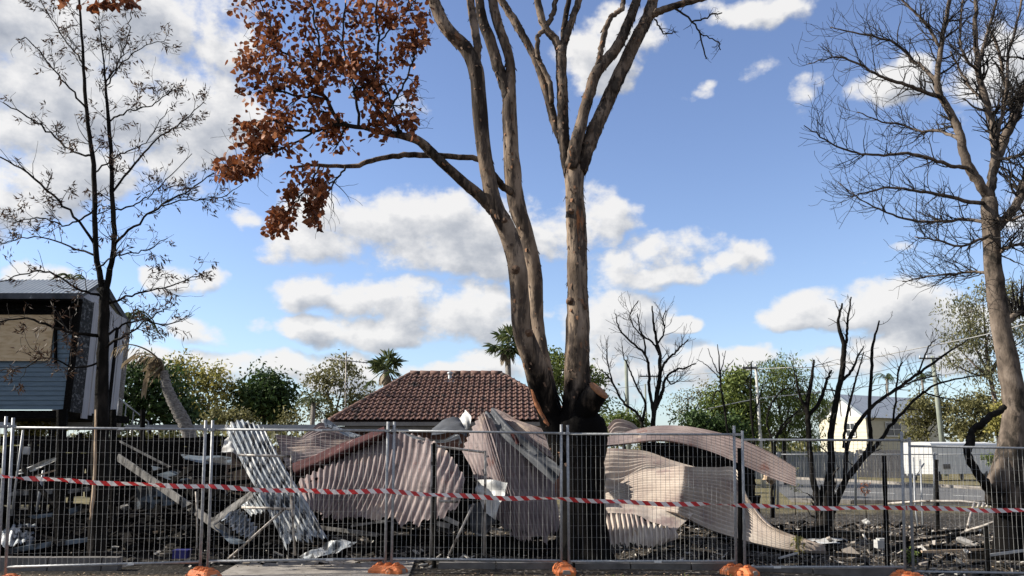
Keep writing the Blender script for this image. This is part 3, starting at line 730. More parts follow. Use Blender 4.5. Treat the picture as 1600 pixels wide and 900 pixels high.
corr_slope(np.array([e1[0] + .2, 24.4, e1[2] + .06]), rg_, dl - np.array([.3, 0, 0]), 34, 'roofmetal', 'roof_slope', bh)
m = MB(); m.beam((xl, YH - .38, zt - .02), (A[0] + .28, YH - .38, zt - .02), .1, .15); part('gutter', m, 'iron_dark', bh)
m = MB(); m.box(((xl + A[0]) / 2, YH - .18, zt - .12), (A[0] - xl + .2, .38, .03)); part('eave_lining', m, 'char_grain', bh)
# floor frame and stumps
m = MB(); m.box(((xl + A[0]) / 2 - .3, YH + 2, zf - .12), (A[0] - xl, 3.9, .2)); part('floor_frame', m, 'char_grain', bh)
for (x, y) in ((A[0] - .1, YH + .1), (A[0] - 2.3, YH + .1), (A[0] - .9, YH + 3.8), (A[0] - 2.4, YH + 3.8)):
    m = MB(); m.tube([(x, y, -.1), (x, y, zf - .1)], .10, 8); part('stump', m, 'char_grain', bh)
# pale lining under the floor
MT['lining'] = mat('white_lining_sheet', [(0.42, 0.44, 0.46), (0.5, 0.52, 0.54)], 3, .8)
for (xa, xb, ya, yb2, Yd) in ((103, 149, 653, 672, 23.0), (64, 92, 655, 669, 23.2), (-20, 60, 656, 669, 23.4)):
    a_, b_ = W(xa, yb2, Yd), W(xb, ya, Yd)
    m = MB(); m.box(((a_[0] + b_[0]) / 2, Yd, (a_[2] + b_[2]) / 2), (b_[0] - a_[0], .05, b_[2] - a_[2])); part('underfloor_sheet', m, 'lining', bh)
# stair rail at the back
st = MB()
s0, s1 = W(186, 622, 24.2), W(232, 660, 24.2)
st.tube([s0, s1], .02, 6)
for k in range(5):
    q = s0 + (s1 - s0) * k / 4
    st.tube([q, (q[0], q[1], q[2] - .85)], .016, 5)
part('stair_rail', st, 'galv', bh)

# low flat roof and fence between the two houses
cpb = thing('carport', (-6, 25, 0), 'low flat roofed carport with a pale fascia behind the burnt frames', 'carport')
a_, b_ = W(196, 668, 25.0), W(492, 668, 25.0)
m = MB(); m.beam(a_, b_, .06, .17); part('fascia', m, mat('pale_fascia', [(0.30, 0.31, 0.32), (0.40, 0.41, 0.42)], 3, .6), cpb)
m = MB(); m.box(((a_[0] + b_[0]) / 2, 27.05, a_[2] + .06), (b_[0] - a_[0], 4.0, .06)); part('roof', m, 'roofmetal', cpb)
for px in (205, 300, 400, 486):
    q = W(px, 680, 25.2); m = MB(); m.tube([(q[0], 25.2, 0), (q[0], 25.2, a_[2] - .06)], .05, 8); part('post', m, 'galv', cpb)
MT['brownfence'] = mat('brown_paling', [(0.09, 0.06, 0.045), (0.17, 0.12, 0.09)], 4, .9, stretch=(4, 4, .5))
def paling_fence(name, p0, p1, h, material, label, z0=-.05, w=.16):
    f = thing(name, ((p0[0] + p1[0]) / 2, (p0[1] + p1[1]) / 2, 0), label, 'fence')
    p0, p1 = np.array(p0[:2]), np.array(p1[:2]); L = np.linalg.norm(p1 - p0); n = int(L / w); d = (p1 - p0) / L
    for i in range(n):
        q = p0 + d * w * (i + .5); hh = h * rng.uniform(.97, 1.01)
        m = MB(); q0 = q - d * w * .46; q1 = q + d * w * .46
        m.beam((q0[0], q0[1], z0 + hh / 2), (q1[0], q1[1], z0 + hh / 2), .02, hh); part('paling', m, material, f)
    for zz in (.3, .75):
        m = MB(); m.beam((p0[0], p0[1] + .04, z0 + h * zz), (p1[0], p1[1] + .04, z0 + h * zz), .04, .09); part('rail', m, material, f)
    return f
paling_fence('paling_fence', W(180, 690, 24.6), W(520, 690, 24.6), 1.75, 'brownfence', 'brown timber paling fence under the pale carport fascia')

# ------------------------------------------------------------------ right: cream house, caravan, fences over the street
MT['cream'] = mat('cream_weatherboard', [(0.47, 0.435, 0.335), (0.54, 0.50, 0.39)], 3, .7)
MT['palemetal'] = mat('pale_grey_metal_roof', [(0.30, 0.33, 0.37), (0.38, 0.41, 0.45)], 3, .55, 0.1)
MT['whitetrim'] = mat('white_trim', [(0.58, 0.58, 0.56), (0.66, 0.66, 0.64)], 3, .6)
MT['glassd'] = mat('dark_window_glass', [(0.015, 0.018, 0.022), (0.04, 0.045, 0.05)], 2, .08, spec=.6)
YC = 60.0
C0 = W(1352, 650, YC); zE = C0[2]
ch = thing('cream_house', (C0[0], YC + 2, -.1), 'cream weatherboard house with a grey metal gable roof across the street', 'house')
gd = np.array([-.5, .866, 0]); fd = np.array([.866, .5, 0]); gn = np.array([-.866, -.5, 0]); fn = np.array([.5, -.866, 0])
gw, fl = 4.3, 9.5
c2 = np.array([C0[0], C0[1], 0.0])
def wall_boards(o, d, nrm, L, z0, z1, n, name, material, parent):
    h = (z1 - z0) / n
    for i in range(n):
        z = z0 + h * i
        p = o + np.array([0, 0, z]); q = p + d * L
        m = MB(); m.add([p + nrm * .02, q + nrm * .02, q + np.array([0, 0, h]), p + np.array([0, 0, h]), p - nrm * .02, q - nrm * .02, q - nrm * .03 + np.array([0, 0, h]), p - nrm * .03 + np.array([0, 0, h])],
                 [(0, 1, 2, 3), (5, 4, 7, 6), (0, 4, 5, 1), (3, 2, 6, 7), (1, 5, 6, 2), (0, 3, 7, 4)])
        part(name, m, material, parent)
wall_boards(c2, gd, gn, gw, -.2, zE, 14, 'gable_wall_board', 'cream', ch)
wall_boards(c2, fd, fn, fl, -.2, zE, 14, 'front_wall_board', 'cream', ch)
pkc = c2 + gd * gw / 2 + np.array([0, 0, W(1315, 617, YC + 1.8)[2]])
m = MB(); m.add([c2 + np.array([0, 0, zE]), c2 + gd * gw + np.array([0, 0, zE]), pkc, c2 + fd * .1 + np.array([0, 0, zE]), c2 + gd * gw + fd * .1 + np.array([0, 0, zE]), pkc + fd * .1], [(0, 1, 2), (3, 5, 4), (0, 2, 5, 3), (1, 4, 5, 2)]); part('gable', m, 'whitetrim', ch)
for k in (.3, .5, .7):
    q = c2 + gd * gw * k + gn * .03
    m = MB(); m.beam(q + np.array([0, 0, zE + .05]), q + np.array([0, 0, zE + (pkc[2] - zE) * (1 - abs(k - .5) * 2) - .05]), .07, .05); part('gable_strut', m, 'fascia', ch)
ov = .35
for s_ in (0, 1):
    ev = (c2 + np.array([0, 0, zE]) + fn * ov * .8 - np.array([0, 0, .12])) if s_ == 0 else (c2 + gd * (gw + ov * .8) + np.array([0, 0, zE - .12]))
    P0 = ev + gn * ov; P1 = pkc + gn * ov + np.array([0, 0, .05])
    corr_slope(P0, P1, fd * (fl + 1.2), 26, 'palemetal', 'roof_slope', ch)
    m = MB(); m.beam(P0 + np.array([0, 0, -.05]), P1 + np.array([0, 0, -.05]), .05, .2); part('barge_board', m, 'roofmetal', ch)
for (o_, d_, n_, k0, k1, za, zb) in ((c2, gd, gn, .22, .40, W(1330, 682, YC)[2], W(1330, 660, YC)[2]), (c2, fd, fn, .24, .44, W(1390, 681, YC)[2], W(1390, 659, YC)[2])):
    L = gw if d_ is gd else fl
    a_, b_ = o_ + d_ * L * k0 + n_ * .05, o_ + d_ * L * k1 + n_ * .05
    w_ = MB()
    w_.beam(a_ + np.array([0, 0, (za + zb) / 2]), b_ + np.array([0, 0, (za + zb) / 2]), .03, zb - za)
    wo = part('window', w_, 'glassd', ch)
    for (z_, t_) in ((za, .1), (zb, .1), ((za + zb) / 2, .05)):
        m = MB(); m.beam(a_ + n_ * .03 + np.array([0, 0, z_]), b_ + n_ * .03 + np.array([0, 0, z_]), .05, t_); part('sash_rail', m, 'whitetrim', wo)
    for q in (a_, b_, (a_ + b_) / 2):
        m = MB(); m.beam(q + n_ * .03 + np.array([0, 0, za]), q + n_ * .03 + np.array([0, 0, zb]), .07, .05); part('stile', m, 'whitetrim', wo)
MT['vanwhite'] = mat('white_van_panel', [(0.58, 0.58, 0.57), (0.66, 0.66, 0.65)], 2, .4, spec=.5)
MT['rubber'] = mat('black_rubber', [(0.012, 0.012, 0.012), (0.03, 0.03, 0.03)], 6, .8)
V0 = W(1460, 741, 44.0); zb_ = V0[2]; ztop = W(1460, 694, 44.0)[2]
cv = thing('caravan', (V0[0] + 2.4, 45, -.16), 'white caravan with a rounded roof parked across the street', 'caravan')
ld = np.array([-.80, .60, 0]); fd2 = np.array([.94, .34, 0]); o_ = np.array([V0[0], V0[1], 0])
m = MB()
prof = []
hgt = ztop - zb_
for (s_, z_) in ((0, 0), (0, hgt * .97), (.06, hgt * 1.03), (.7, hgt * 1.08), (1.42, hgt * 1.05), (1.5, hgt * .97), (1.5, 0)):
    prof.append((s_, z_))
Va = [o_ + ld * s_ + np.array([0, 0, zb_ + z_]) for s_, z_ in prof]; Vb = [v + fd2 * 5.2 for v in Va]; k = len(prof)
m.add(Va + Vb, [tuple(range(k)), tuple(range(2*k - 1, k - 1, -1))] + [(i, i + k, (i + 1) % k + k, (i + 1) % k) for i in range(k)])
part('body', m, 'vanwhite', cv)
fnv = np.array([.34, -.94, 0])
q = o_ + fd2 * .7 + fnv * .03 + np.array([0, 0, zb_ + .42]); m = MB(); m.beam(q, q + fd2 * .5, .04, .25); vent = part('vent', m, 'fascia', cv)
for i in range(4):
    m = MB(); z_ = zb_ + .33 + i * .06; q = o_ + fd2 * .72 + fnv * .055 + np.array([0, 0, z_]); m.beam(q, q + fd2 * .46, .015, .02); part('louvre', m, 'rubber', vent)
for s_ in (.6, 4.6):
    for dd in (0.05, 1.3):
        q = o_ + fd2 * s_ * .9 + ld * dd; m = MB(); m.tube([q + np.array([0, 0, .12]) , q + np.array([0, 0, .12]) + ld * .16], .28, 14); part('wheel', m, 'rubber', cv)
m = MB(); m.beam(o_ + ld * .75 + np.array([0, 0, zb_ - .02]), o_ + ld * .75 - fd2 * .9 + np.array([0, 0, zb_ - .02]), .1, .1); part('drawbar', m, 'galv', cv)
MT['greypaling'] = mat('grey_paling', [(0.11, 0.125, 0.14), (0.18, 0.195, 0.21)], 3, .85, stretch=(4, 4, .5))
MT['darkpaling'] = mat('dark_stained_paling', [(0.035, 0.035, 0.04), (0.07, 0.07, 0.075)], 3, .85, stretch=(4, 4, .5))
paling_fence('paling_fence', W(1176, 720, 47), W(1337, 720, 48), 1.65, 'greypaling', 'pale grey paling fence beyond the street behind burnt shrub', z0=-.2, w=.2)
paling_fence('paling_fence', W(1338, 720, 50), W(1432, 720, 48), 1.75, 'darkpaling', 'dark stained paling fence in front of the cream house', z0=-.2, w=.2)

# ------------------------------------------------------------------ trees
def limb(pts, n=None, wob=0.0):
    """pts: (px, py, Y, width in px) -> smooth centre line and radii"""
    P = np.array([W(p[0], p[1], p[2]) for p in pts]); rr = np.array([[p[3] * mpp(p[0], p[1], p[2]) / 2] for p in pts])
    n = n or max(6, len(pts) * 4)
    Q = spline(np.hstack([P, rr]), n)
    if wob:
        Q[1:-1, :3] += rng.standard_normal((n - 2, 3)) * wob
    return Q[:, :3], np.maximum(Q[:, 3], 0.003)
def grow(mb, p, d, L, r, lv, rg, ends, up=0.2, wig=0.25, nk=(3, 5), ratio=(0.45, 0.7), ang=(0.5, 1.0), n=6, seg=4, minr=0.0025, taper=0.35):
    d = np.asarray(d, float); d /= np.linalg.norm(d)
    P = [np.asarray(p, float)]; D = [d]
    for i in range(n - 1):
        d = d + rg.standard_normal(3) * wig * 0.5 + np.array([0, 0, up * 0.35])
        d /= np.linalg.norm(d)
        P.append(P[-1] + d * L / (n - 1)); D.append(d)
    rad = np.linspace(r, max(r * taper, minr), n)
    mb.tube(P, rad, seg if lv > 0 else 3, caps=False)
    if lv <= 0:
        ends.append((P[-1], d, L)); 
        for i in range(1, n - 1): ends.append((P[i], D[i], L))
        return
    for k in range(int(rg.integers(nk[0], nk[1] + 1))):
        i = int(rg.integers(1, n)); t = D[i]
        a = np.cross(t, rg.standard_normal(3)); a /= np.linalg.norm(a) + 1e-9
        th = rg.uniform(*ang)
        dd = t * math.cos(th) + a * math.sin(th)
        grow(mb, P[i], dd, L * rg.uniform(*ratio), max(rad[i] * 0.62, minr), lv - 1, rg, ends, up, wig, nk, ratio, ang, n, seg, minr, taper)
def twigs_along(mb, Q, rad, rg, ends, count, L, lv, r0=0.5, start=0.2, side=None, **kw):
    for k in range(count):
        i = int(rg.uniform(start, 0.99) * (len(Q) - 1))
        t = Q[min(i + 1, len(Q) - 1)] - Q[max(i - 1, 0)]; t /= np.linalg.norm(t)
        a = np.cross(t, rg.standard_normal(3)); a /= np.linalg.norm(a)
        if side is not None: a = a + np.asarray(side); a /= np.linalg.norm(a)
        th = rg.uniform(0.5, 1.2)
        grow(mb, Q[i], t * math.cos(th) + a * math.sin(th), L * rg.uniform(0.5, 1.15), max(rad[i] * r0, .004), lv, rg, ends, **kw)
def flakes(mb, Q, rad, rg, count, size):
    """lifted scraps of bark along a limb"""
    for k in range(count):
        i = int(rg.integers(0, len(Q) - 1)); f = rg.random()
        p = Q[i] * (1 - f) + Q[i + 1] * f; t = Q[i + 1] - Q[i]; t /= np.linalg.norm(t)
        a = np.cross(t, rg.standard_normal(3)); a /= np.linalg.norm(a); b = np.cross(t, a)
        r = rad[i]
        s = size * rg.uniform(.4, 1.3); ln = s * rg.uniform(.8, 2.4)
        p0 = p + a * r * .93
        lift = rg.uniform(.25, .9)
        mb.add([p0 - b * s * .4, p0 + b * s * .4, p0 + b * s * .3 + a * s * lift - t * ln, p0 - b * s * .25 + a * s * lift * .8 - t * ln * .8], [(0, 1, 2, 3)])

# --- the large gum
rg = np.random.default_rng(11)
YT = 12.0
gb = W(910, 862, YT); gz0 = float(uneven(gb[0], YT))
gum = thing('gum_tree', (gb[0], YT, gz0), 'large scorched gum tree with split trunks and a blackened base', 'tree')
def gp(name, pts, material, n=None, seg=14, noise=.03, flake=0, fs=.035, wob=0.0):
    Q, rad = limb(pts, n, wob)
    m = MB(); m.tube(Q, rad, seg, noise=noise)
    o = part(name, m, material, gum)
    if flake:
        fm = MB(); flakes(fm, Q, rad, rg, flake, fs)
        fo = part('bark_flakes', fm, 'flake', o, kind='stuff')
    return Q, rad
Y = YT
m = MB()
Q, rad = limb([(909, 872, Y, 92), (910, 850, Y, 76), (911, 800, Y, 68), (910, 740, Y, 66), (909, 700, Y, 72), (908, 672, Y, 78), (905, 655, Y, 66), (902, 640, Y, 40)], 30)
m.tube(Q, rad, 28, noise=.025)
Vt = m.v[0]; cx_, cy_ = gb[0], YT                       # buttressed, uneven foot
an = np.arctan2(Vt[:, 1] - cy_, Vt[:, 0] - cx_); hh = np.clip((1.1 - Vt[:, 2]) / 1.1, 0, 1)
k_ = 1 + (.05 + .10 * hh ** 2) * np.sin(5 * an + 2.2 * Vt[:, 2]) + .05 * np.sin(9 * an + 5 * Vt[:, 2] + 1) + .10 * hh ** 3
Vt[:, 0] = cx_ + (Vt[:, 0] - cx_) * k_; Vt[:, 1] = cy_ + (Vt[:, 1] - cy_) * k_
part('trunk', m, 'gum', gum)
gp('trunk_limb', [(889, 720, Y, 40), (872, 682, Y, 38), (856, 640, Y, 37), (834, 567, Y - .3, 37), (816, 513, Y - .45, 31), (809, 424, Y - .6, 29), (795, 367, Y - .6, 29), (774, 322, Y - .6, 25), (762, 270, Y - .6, 24), (753, 210, Y - .6, 23), (747, 136, Y - .6, 23), (741, 100, Y - .6, 24), (728, 76, Y - .6, 22), (712, 60, Y - .65, 21), (697, 43, Y - .7, 20), (684, 18, Y - .7, 19), (676, -8, Y - .7, 18), (668, -60, Y - .7, 16)], 'gum', 66, 16, flake=240, fs=.05)
# strip of bare orange wood on the left side of that trunk
Q, rad = limb([(862, 672, Y - .08, 9), (845, 640, Y - .10, 11), (832, 600, Y - .24, 10), (821, 562, Y - .38, 6), (816, 545, Y - .46, 3)], 14)
m = MB(); m.tube(Q, rad * 1.1, 8, noise=.12); part('bare_wood', m, 'gum_orange', gum)
gp('trunk_limb', [(872, 672, Y + .2, 30), (857, 610, Y + .25, 26), (846, 549, Y + .45, 22), (839, 500, Y + .6, 22), (835, 424, Y + .6, 24), (822, 367, Y + .6, 24), (807, 318, Y + .6, 27), (801, 270, Y + .6, 27), (798, 220, Y + .6, 24), (796, 170, Y + .6, 23), (797, 135, Y + .6, 18), (797, 98, Y + .6, 15), (789, 68, Y + .6, 15), (779, 40, Y + .6, 15), (771, 8, Y + .6, 15), (766, -40, Y + .6, 13)], 'gum', 60, 14, flake=200, fs=.05)
gp('trunk_limb', [(900, 690, Y, 60), (902, 640, Y, 50), (902, 600, Y, 42), (902, 560, Y, 39), (903, 520, Y, 37), (903, 478, Y, 34), (902, 430, Y, 32), (902, 389, Y, 31), (900, 342, Y, 31), (898, 300, Y, 28), (898, 268, Y, 30), (898, 248, Y, 20), (898, 232, Y, 5)], 'gum', 44, 16, flake=300, fs=.055)
for pts, fk, w_ in (
    ([(744, 96, Y - .6, 14), (746, 74, Y - .6, 13), (741, 40, Y - .6, 13), (736, 10, Y - .6, 13), (730, -40, Y - .6, 12)], 16, 0),
    ([(797, 178, Y + .6, 16), (793, 150, Y + .6, 18), (786, 125, Y + .6, 18), (777, 100, Y + .6, 18), (764, 58, Y + .6, 18), (753, 31, Y + .6, 16), (748, -10, Y + .6, 14)], 26, 0),
    ([(890, 275, Y, 18), (884, 240, Y, 19), (880, 200, Y, 18), (879, 155, Y, 18), (877, 110, Y, 17), (877, 75, Y, 18)], 40, 0),
    ([(875, 80, Y, 13), (868, 62, Y, 13), (855, 48, Y, 12), (846, 28, Y, 12), (839, -4, Y, 11), (832, -50, Y, 9)], 10, 0),
    ([(878, 80, Y, 13), (887, 50, Y, 12), (895, 28, Y, 11), (905, -2, Y, 11), (914, -50, Y, 9)], 10, 0),
    ([(880, 74, Y + .1, 10), (881, 50, Y + .1, 9), (885, 20, Y + .1, 9), (891, -10, Y + .1, 8)], 4, 0),
    ([(877, 222, Y + .15, 12), (866, 190, Y + .2, 13), (853, 140, Y + .2, 13), (841, 103, Y + .2, 13), (826, 72, Y + .2, 12), (808, 39, Y + .2, 13), (792, 14, Y + .2, 12), (776, -12, Y + .2, 11)], 40, 0),
    ([(862, 160, Y, 8), (858, 128, Y, 8), (845, 100, Y, 8), (840, 82, Y, 8), (841, 58, Y, 7), (852, 45, Y, 8), (862, 25, Y, 8), (868, 5, Y, 8), (874, -20, Y, 7)], 8, .008),
    ([(893, 262, Y - .1, 22), (899, 229, Y - .2, 21), (909, 190, Y - .2, 19), (920, 150, Y - .2, 18), (931, 116, Y - .2, 18), (947, 95, Y - .2, 18), (965, 72, Y - .2, 17), (978, 45, Y - .2, 16), (989, 18, Y - .2, 15), (1000, -20, Y - .2, 14)], 60, 0),
    ([(932, 112, Y - .2, 9), (936, 95, Y - .25, 9), (940, 70, Y - .25, 9), (946, 48, Y - .25, 9), (957, 24, Y - .25, 8), (972, 14, Y - .25, 8), (974, -8, Y - .25, 7)], 8, .008),
    ([(904, 268, Y, 26), (914, 240, Y, 25), (925, 212, Y, 24), (943, 172, Y, 23), (961, 132, Y, 22), (980, 92, Y, 21), (1000, 50, Y, 20), (1012, 26, Y, 19), (1022, -6, Y, 17), (1030, -40, Y, 15)], 70, 0),
    ([(1014, 26, Y, 12), (1030, 18, Y - .1, 12), (1052, 10, Y - .2, 11), (1080, 2, Y - .3, 10), (1104, -4, Y - .4, 9)], 14, 0),
):
    gp('limb', pts, 'gum_up', max(14, 5 * len(pts)), 10, noise=.04, flake=fk * 3, fs=.04, wob=w_ or .004)
# the two limbs that carry the brown crown
QL, rL_ = gp('limb', [(772, 330, Y - .55, 20), (761, 317, Y - .6, 20), (745, 302, Y - .7, 18), (728, 288, Y - .8, 17), (706, 268, Y - .9, 15), (689, 253, Y - 1.0, 15), (672, 236, Y - 1.05, 16), (654, 220, Y - 1.1, 14), (628, 212, Y - 1.2, 12), (602, 208, Y - 1.3, 9), (570, 200, Y - 1.4, 7)], 'gum_up', 46, 10, flake=50, fs=.028)
QM, rM_ = gp('limb', [(800, 300, Y + .5, 12), (786, 292, Y + .4, 12), (774, 276, Y + .2, 10), (757, 256, Y - .1, 9), (743, 248, Y - .1, 9), (720, 245, Y - .2, 9), (693, 244, Y - .3, 9), (660, 242, Y - .4, 9), (631, 242, Y - .5, 9), (600, 247, Y - .6, 8), (573, 253, Y - .7, 8), (551, 260, Y - .7, 7), (515, 259, Y - .8, 6), (484, 258, Y - .8, 5), (455, 262, Y - .8, 3)], 'gum_up', 50, 8, flake=16, fs=.02, wob=.006)
# sawn-off limb at the fork
Q, rad = limb([(908, 652, Y - .1, 38), (917, 637, Y - .2, 38), (926, 622, Y - .3, 37), (935, 611, Y - .36, 35)], 10)
m = MB(); m.tube(Q, rad, 18, noise=.02); so = part('cut_limb', m, 'gum', gum)
dcut = Q[-1] - Q[-2]; dcut /= np.linalg.norm(dcut)
m = MB(); m.tube([Q[-1], Q[-1] + dcut * .02], rad[-1] * 1.02, 18); part('cut_face', m, 'cutwood', so)
# rings of swollen bark at the fork
for (x, y, w_) in ((883, 662, 24), (925, 664, 34), (890, 645, 22)):
    Q, rad = limb([(x - 3, y + 24, Y - .05, w_ * .6), (x, y, Y - .1, w_), (x + 1, y - 18, Y - .05, w_ * .5)], 8)
    m = MB(); m.tube(Q, rad, 10, noise=.06); part('burl', m, 'gum', gum)
# knots where limbs were shed
for (x, y, Yk, w_) in ((891, 470, Y - .14, 9), (912, 478, Y - .14, 10), (806, 421, Y - .74, 11), (893, 330, Y - .13, 8), (905, 388, Y - .14, 7), (826, 520, Y - .58, 9), (788, 345, Y - .72, 9)):
    c_ = W(x, y, Yk); r_ = w_ * mpp(x, y, Yk) / 2; m = MB()
    m.tube([c_ + np.array([0, .05, 0]), c_ + np.array([0, -.012, .0]), c_ + np.array([0, -.02, 0]), c_ + np.array([0, .012, 0])], [r_ * 1.5, r_ * 1.15, r_ * .75, r_ * .25], 10, noise=.12)
    part('knot', m, 'flake', gum)
# dark twigs hanging at the upper right of the crown
m = MB(); ends = []
for pts in ([(1050, 10, Y - .2, 4), (1066, 20, Y - .25, 3.5), (1082, 34, Y - .3, 3), (1092, 50, Y - .3, 2.6), (1098, 72, Y - .3, 2.4), (1104, 92, Y - .3, 2)],
            [(1082, 34, Y - .3, 3), (1100, 30, Y - .3, 2.6), (1115, 22, Y - .3, 2.4), (1128, 20, Y - .3, 2)], [(1022, 30, Y - .1, 3), (1030, 42, Y - .1, 2.6), (1040, 52, Y - .1, 2.2), (1056, 50, Y - .1, 1.8)],
            [(1092, 50, Y - .3, 2.4), (1106, 58, Y - .3, 2), (1122, 66, Y - .3, 2), (1126, 78, Y - .3, 1.6)]):
    Q, rad = limb(pts, 14, .01); m.tube(Q, rad, 5, caps=False)
    twigs_along(m, Q, rad, rg, ends, 7, .22, 1, nk=(1, 3), up=-.1, wig=.5, n=5)
part('dead_twigs', m, 'twigbark', gum, kind='stuff')

# the brown crown: branches first, then leaves hung on their twigs
Yc = Y - 1.4
inner = [
    ([(575, 200, Yc, 7), (545, 196, Yc, 7), (528, 186, Yc, 7), (510, 155, Yc, 6), (497, 132, Yc, 5), (470, 104, Yc, 4), (440, 80, Yc, 3), (415, 66, Yc, 2.4)], 9),
    ([(626, 212, Yc + .2, 7), (618, 196, Yc, 6), (600, 180, Yc - .1, 5), (578, 152, Yc - .1, 4.5), (586, 110, Yc - .1, 4), (590, 70, Yc - .1, 3.4), (588, 20, Yc - .1, 3), (592, -20, Yc - .1, 2.4)], 9),
    ([(497, 132, Yc, 4.5), (500, 100, Yc + .1, 4), (497, 60, Yc + .1, 3.4), (490, 20, Yc + .1, 3), (486, -20, Yc, 2.4)], 9),
    ([(560, 198, Yc, 5), (556, 150, Yc - .2, 4), (545, 110, Yc - .2, 3.6), (535, 60, Yc - .2, 3), (540, 0, Yc - .2, 2.4)], 9),
    ([(510, 155, Yc, 4), (470, 150, Yc - .2, 3.6), (430, 140, Yc - .2, 3), (400, 112, Yc - .3, 2.4)], 8),
    ([(530, 190, Yc, 5), (490, 205, Yc - .1, 4), (450, 200, Yc - .2, 3.4), (420, 190, Yc - .2, 2.6), (395, 215, Yc - .3, 2)], 8),
    ([(490, 205, Yc - .1, 3.6), (450, 228, Yc - .1, 3), (410, 246, Yc - .2, 2.6), (372, 258, Yc - .2, 2), (350, 262, Yc - .2, 1.6)], 8),
    ([(500, 258, Yc + .2, 4), (486, 285, Yc + .1, 3), (470, 305, Yc + .1, 2.6), (450, 330, Yc, 2), (425, 355, Yc, 1.6)], 7),
    ([(540, 260, Yc + .2, 3.4), (520, 290, Yc + .1, 2.6), (505, 310, Yc, 2), (492, 335, Yc, 1.6)], 6),
    ([(600, 180, Yc - .1, 4), (622, 150, Yc - .1, 3.4), (640, 110, Yc, 3), (652, 70, Yc, 2.4), (655, 30, Yc, 2)], 7),
    ([(590, 70, Yc - .1, 3), (615, 40, Yc - .1, 2.6), (640, 14, Yc - .1, 2.2), (655, -10, Yc - .1, 2)], 6),
    ([(440, 80, Yc, 3), (425, 45, Yc, 2.4), (410, 10, Yc, 2), (400, -30, Yc, 1.6)], 7),
    ([(578, 152, Yc - .1, 4), (600, 130, Yc - .3, 3), (620, 180, Yc - .3, 2.4), (640, 195, Yc - .3, 1.8)], 5),
]
mb = MB(); ends = []
for pts, cnt_ in inner:
    Q, rad = limb(pts, 22, .012)
    m = MB(); m.tube(Q, rad, 6, caps=False); part('branch', m, 'twigbark', gum)
    twigs_along(mb, Q, rad, rg, ends, cnt_ * 2, .42, 1, r0=.6, start=.15, nk=(2, 4), up=-.25, wig=.4, n=5)
part('fine_twigs', mb, 'twigbark', gum, kind='stuff')
E = np.array([e_[0] for e_ in ends])
# keep to the outline the crown has
def pix(P):
    v = P - np.array([0, 0, CAMZ]); yc = v[:, 1] * cp + v[:, 2] * sp; zc = -v[:, 1] * sp + v[:, 2] * cp
    return 800 + FPX * v[:, 0] / yc, 450 - FPX * zc / yc
idx = rg.integers(0, len(E), 4600)
C = E[idx] + rg.standard_normal((4600, 3)) * np.array([.075, .10, .06])
px_, py_ = pix(C)
# lower middle of the crown is open: leaves hang only in a few tresses there
def inside(x, y):
    ok = (x > 362) & (x < 672) & (y < 240)
    ok &= ~((x > 610) & (y > 190)); ok &= ~((x < 395) & (y > 40) & (y < 70)); ok &= ~((x > 655) & (y > 80))
    t1 = (np.hypot((x - 372) / 42, (y - 262) / 22) < 1); t2 = np.hypot((x - 440) / 26, (y - 345) / 26) < 1; t3 = np.hypot((x - 492) / 14, (y - 325) / 42) < 1
    t4 = np.hypot((x - 490) / 34, (y - 262) / 30) < 1; t5 = np.hypot((x - 455) / 14, (y - 275) / 50) < 1
    return ok | t1 | t2 | t3 | t4 | t5
keep = inside(px_, py_)
C = C[keep]
extra = []
for (cx, cy, sx_, sy_, n_) in ((372, 262, 20, 9, 70), (440, 345, 16, 13, 100), (428, 358, 12, 8, 50), (492, 332, 9, 18, 70), (455, 300, 16, 16, 60), (505, 300, 8, 12, 40), (480, 268, 26, 12, 70), (390, 250, 16, 8, 50), (640, 200, 14, 10, 40), (385, 95, 14, 22, 80), (660, 30, 8, 18, 40)):
    for k in range(n_): extra.append(W(cx + rg.normal() * sx_ * .6, cy + rg.normal() * sy_ * .6, Yc + rg.normal() * .22))
C = np.concatenate([C, np.array(extra)])
V = leaves(C, .098, .078, rg, droop=1.0, fold=.32, rounded=True)
rg.shuffle(V)
size = np.linalg.norm(V[:, 2] - V[:, 0], axis=1)
order = np.argsort(-size)
big, small = order[:260], order[260:]
crown = link_at('crown', leaf_mesh('crown', V[small], 'deadleaf'), gum); crown['kind'] = 'stuff'
for i in big:
    link_at('leaf', leaf_mesh('leaf', V[i:i + 1], 'deadleaf'), crown)
# leaf tips of a bough that hangs in at the upper left
m = MB(); ends = []
Q, rad = limb([(60, -60, 10.2, 8), (110, -30, 10.2, 6), (160, -12, 10.1, 4), (205, -8, 10.0, 2.4)], 14, .01)
m.tube(Q, rad, 6)
twigs_along(m, Q, rad, rg, ends, 14, .25, 0, up=-.4, n=5, start=.3)
bo = thing('overhanging_bough', Q[0], 'tips of brown leaves hanging in at the top left corner', 'branch')
part('branch', m, 'twigbark', bo)
C = np.array([W(x, y + rg.normal() * 3, 10.1 + rg.normal() * .08) for (x, y) in [(100 + rg.normal() * 4, 2) for _ in range(12)] + [(148 + rg.normal() * 9, 8) for _ in range(26)] + [(185 + rg.normal() * 12, 3) for _ in range(30)] + [(207 + rg.normal() * 4, 4) for _ in range(14)]])
o = link_at('leaf_cluster', leaf_mesh('leaf_cluster', leaves(C, .12, .10, rg, droop=1.0, fold=.3, rounded=True), 'deadleaf'), bo); o['kind'] = 'stuff'

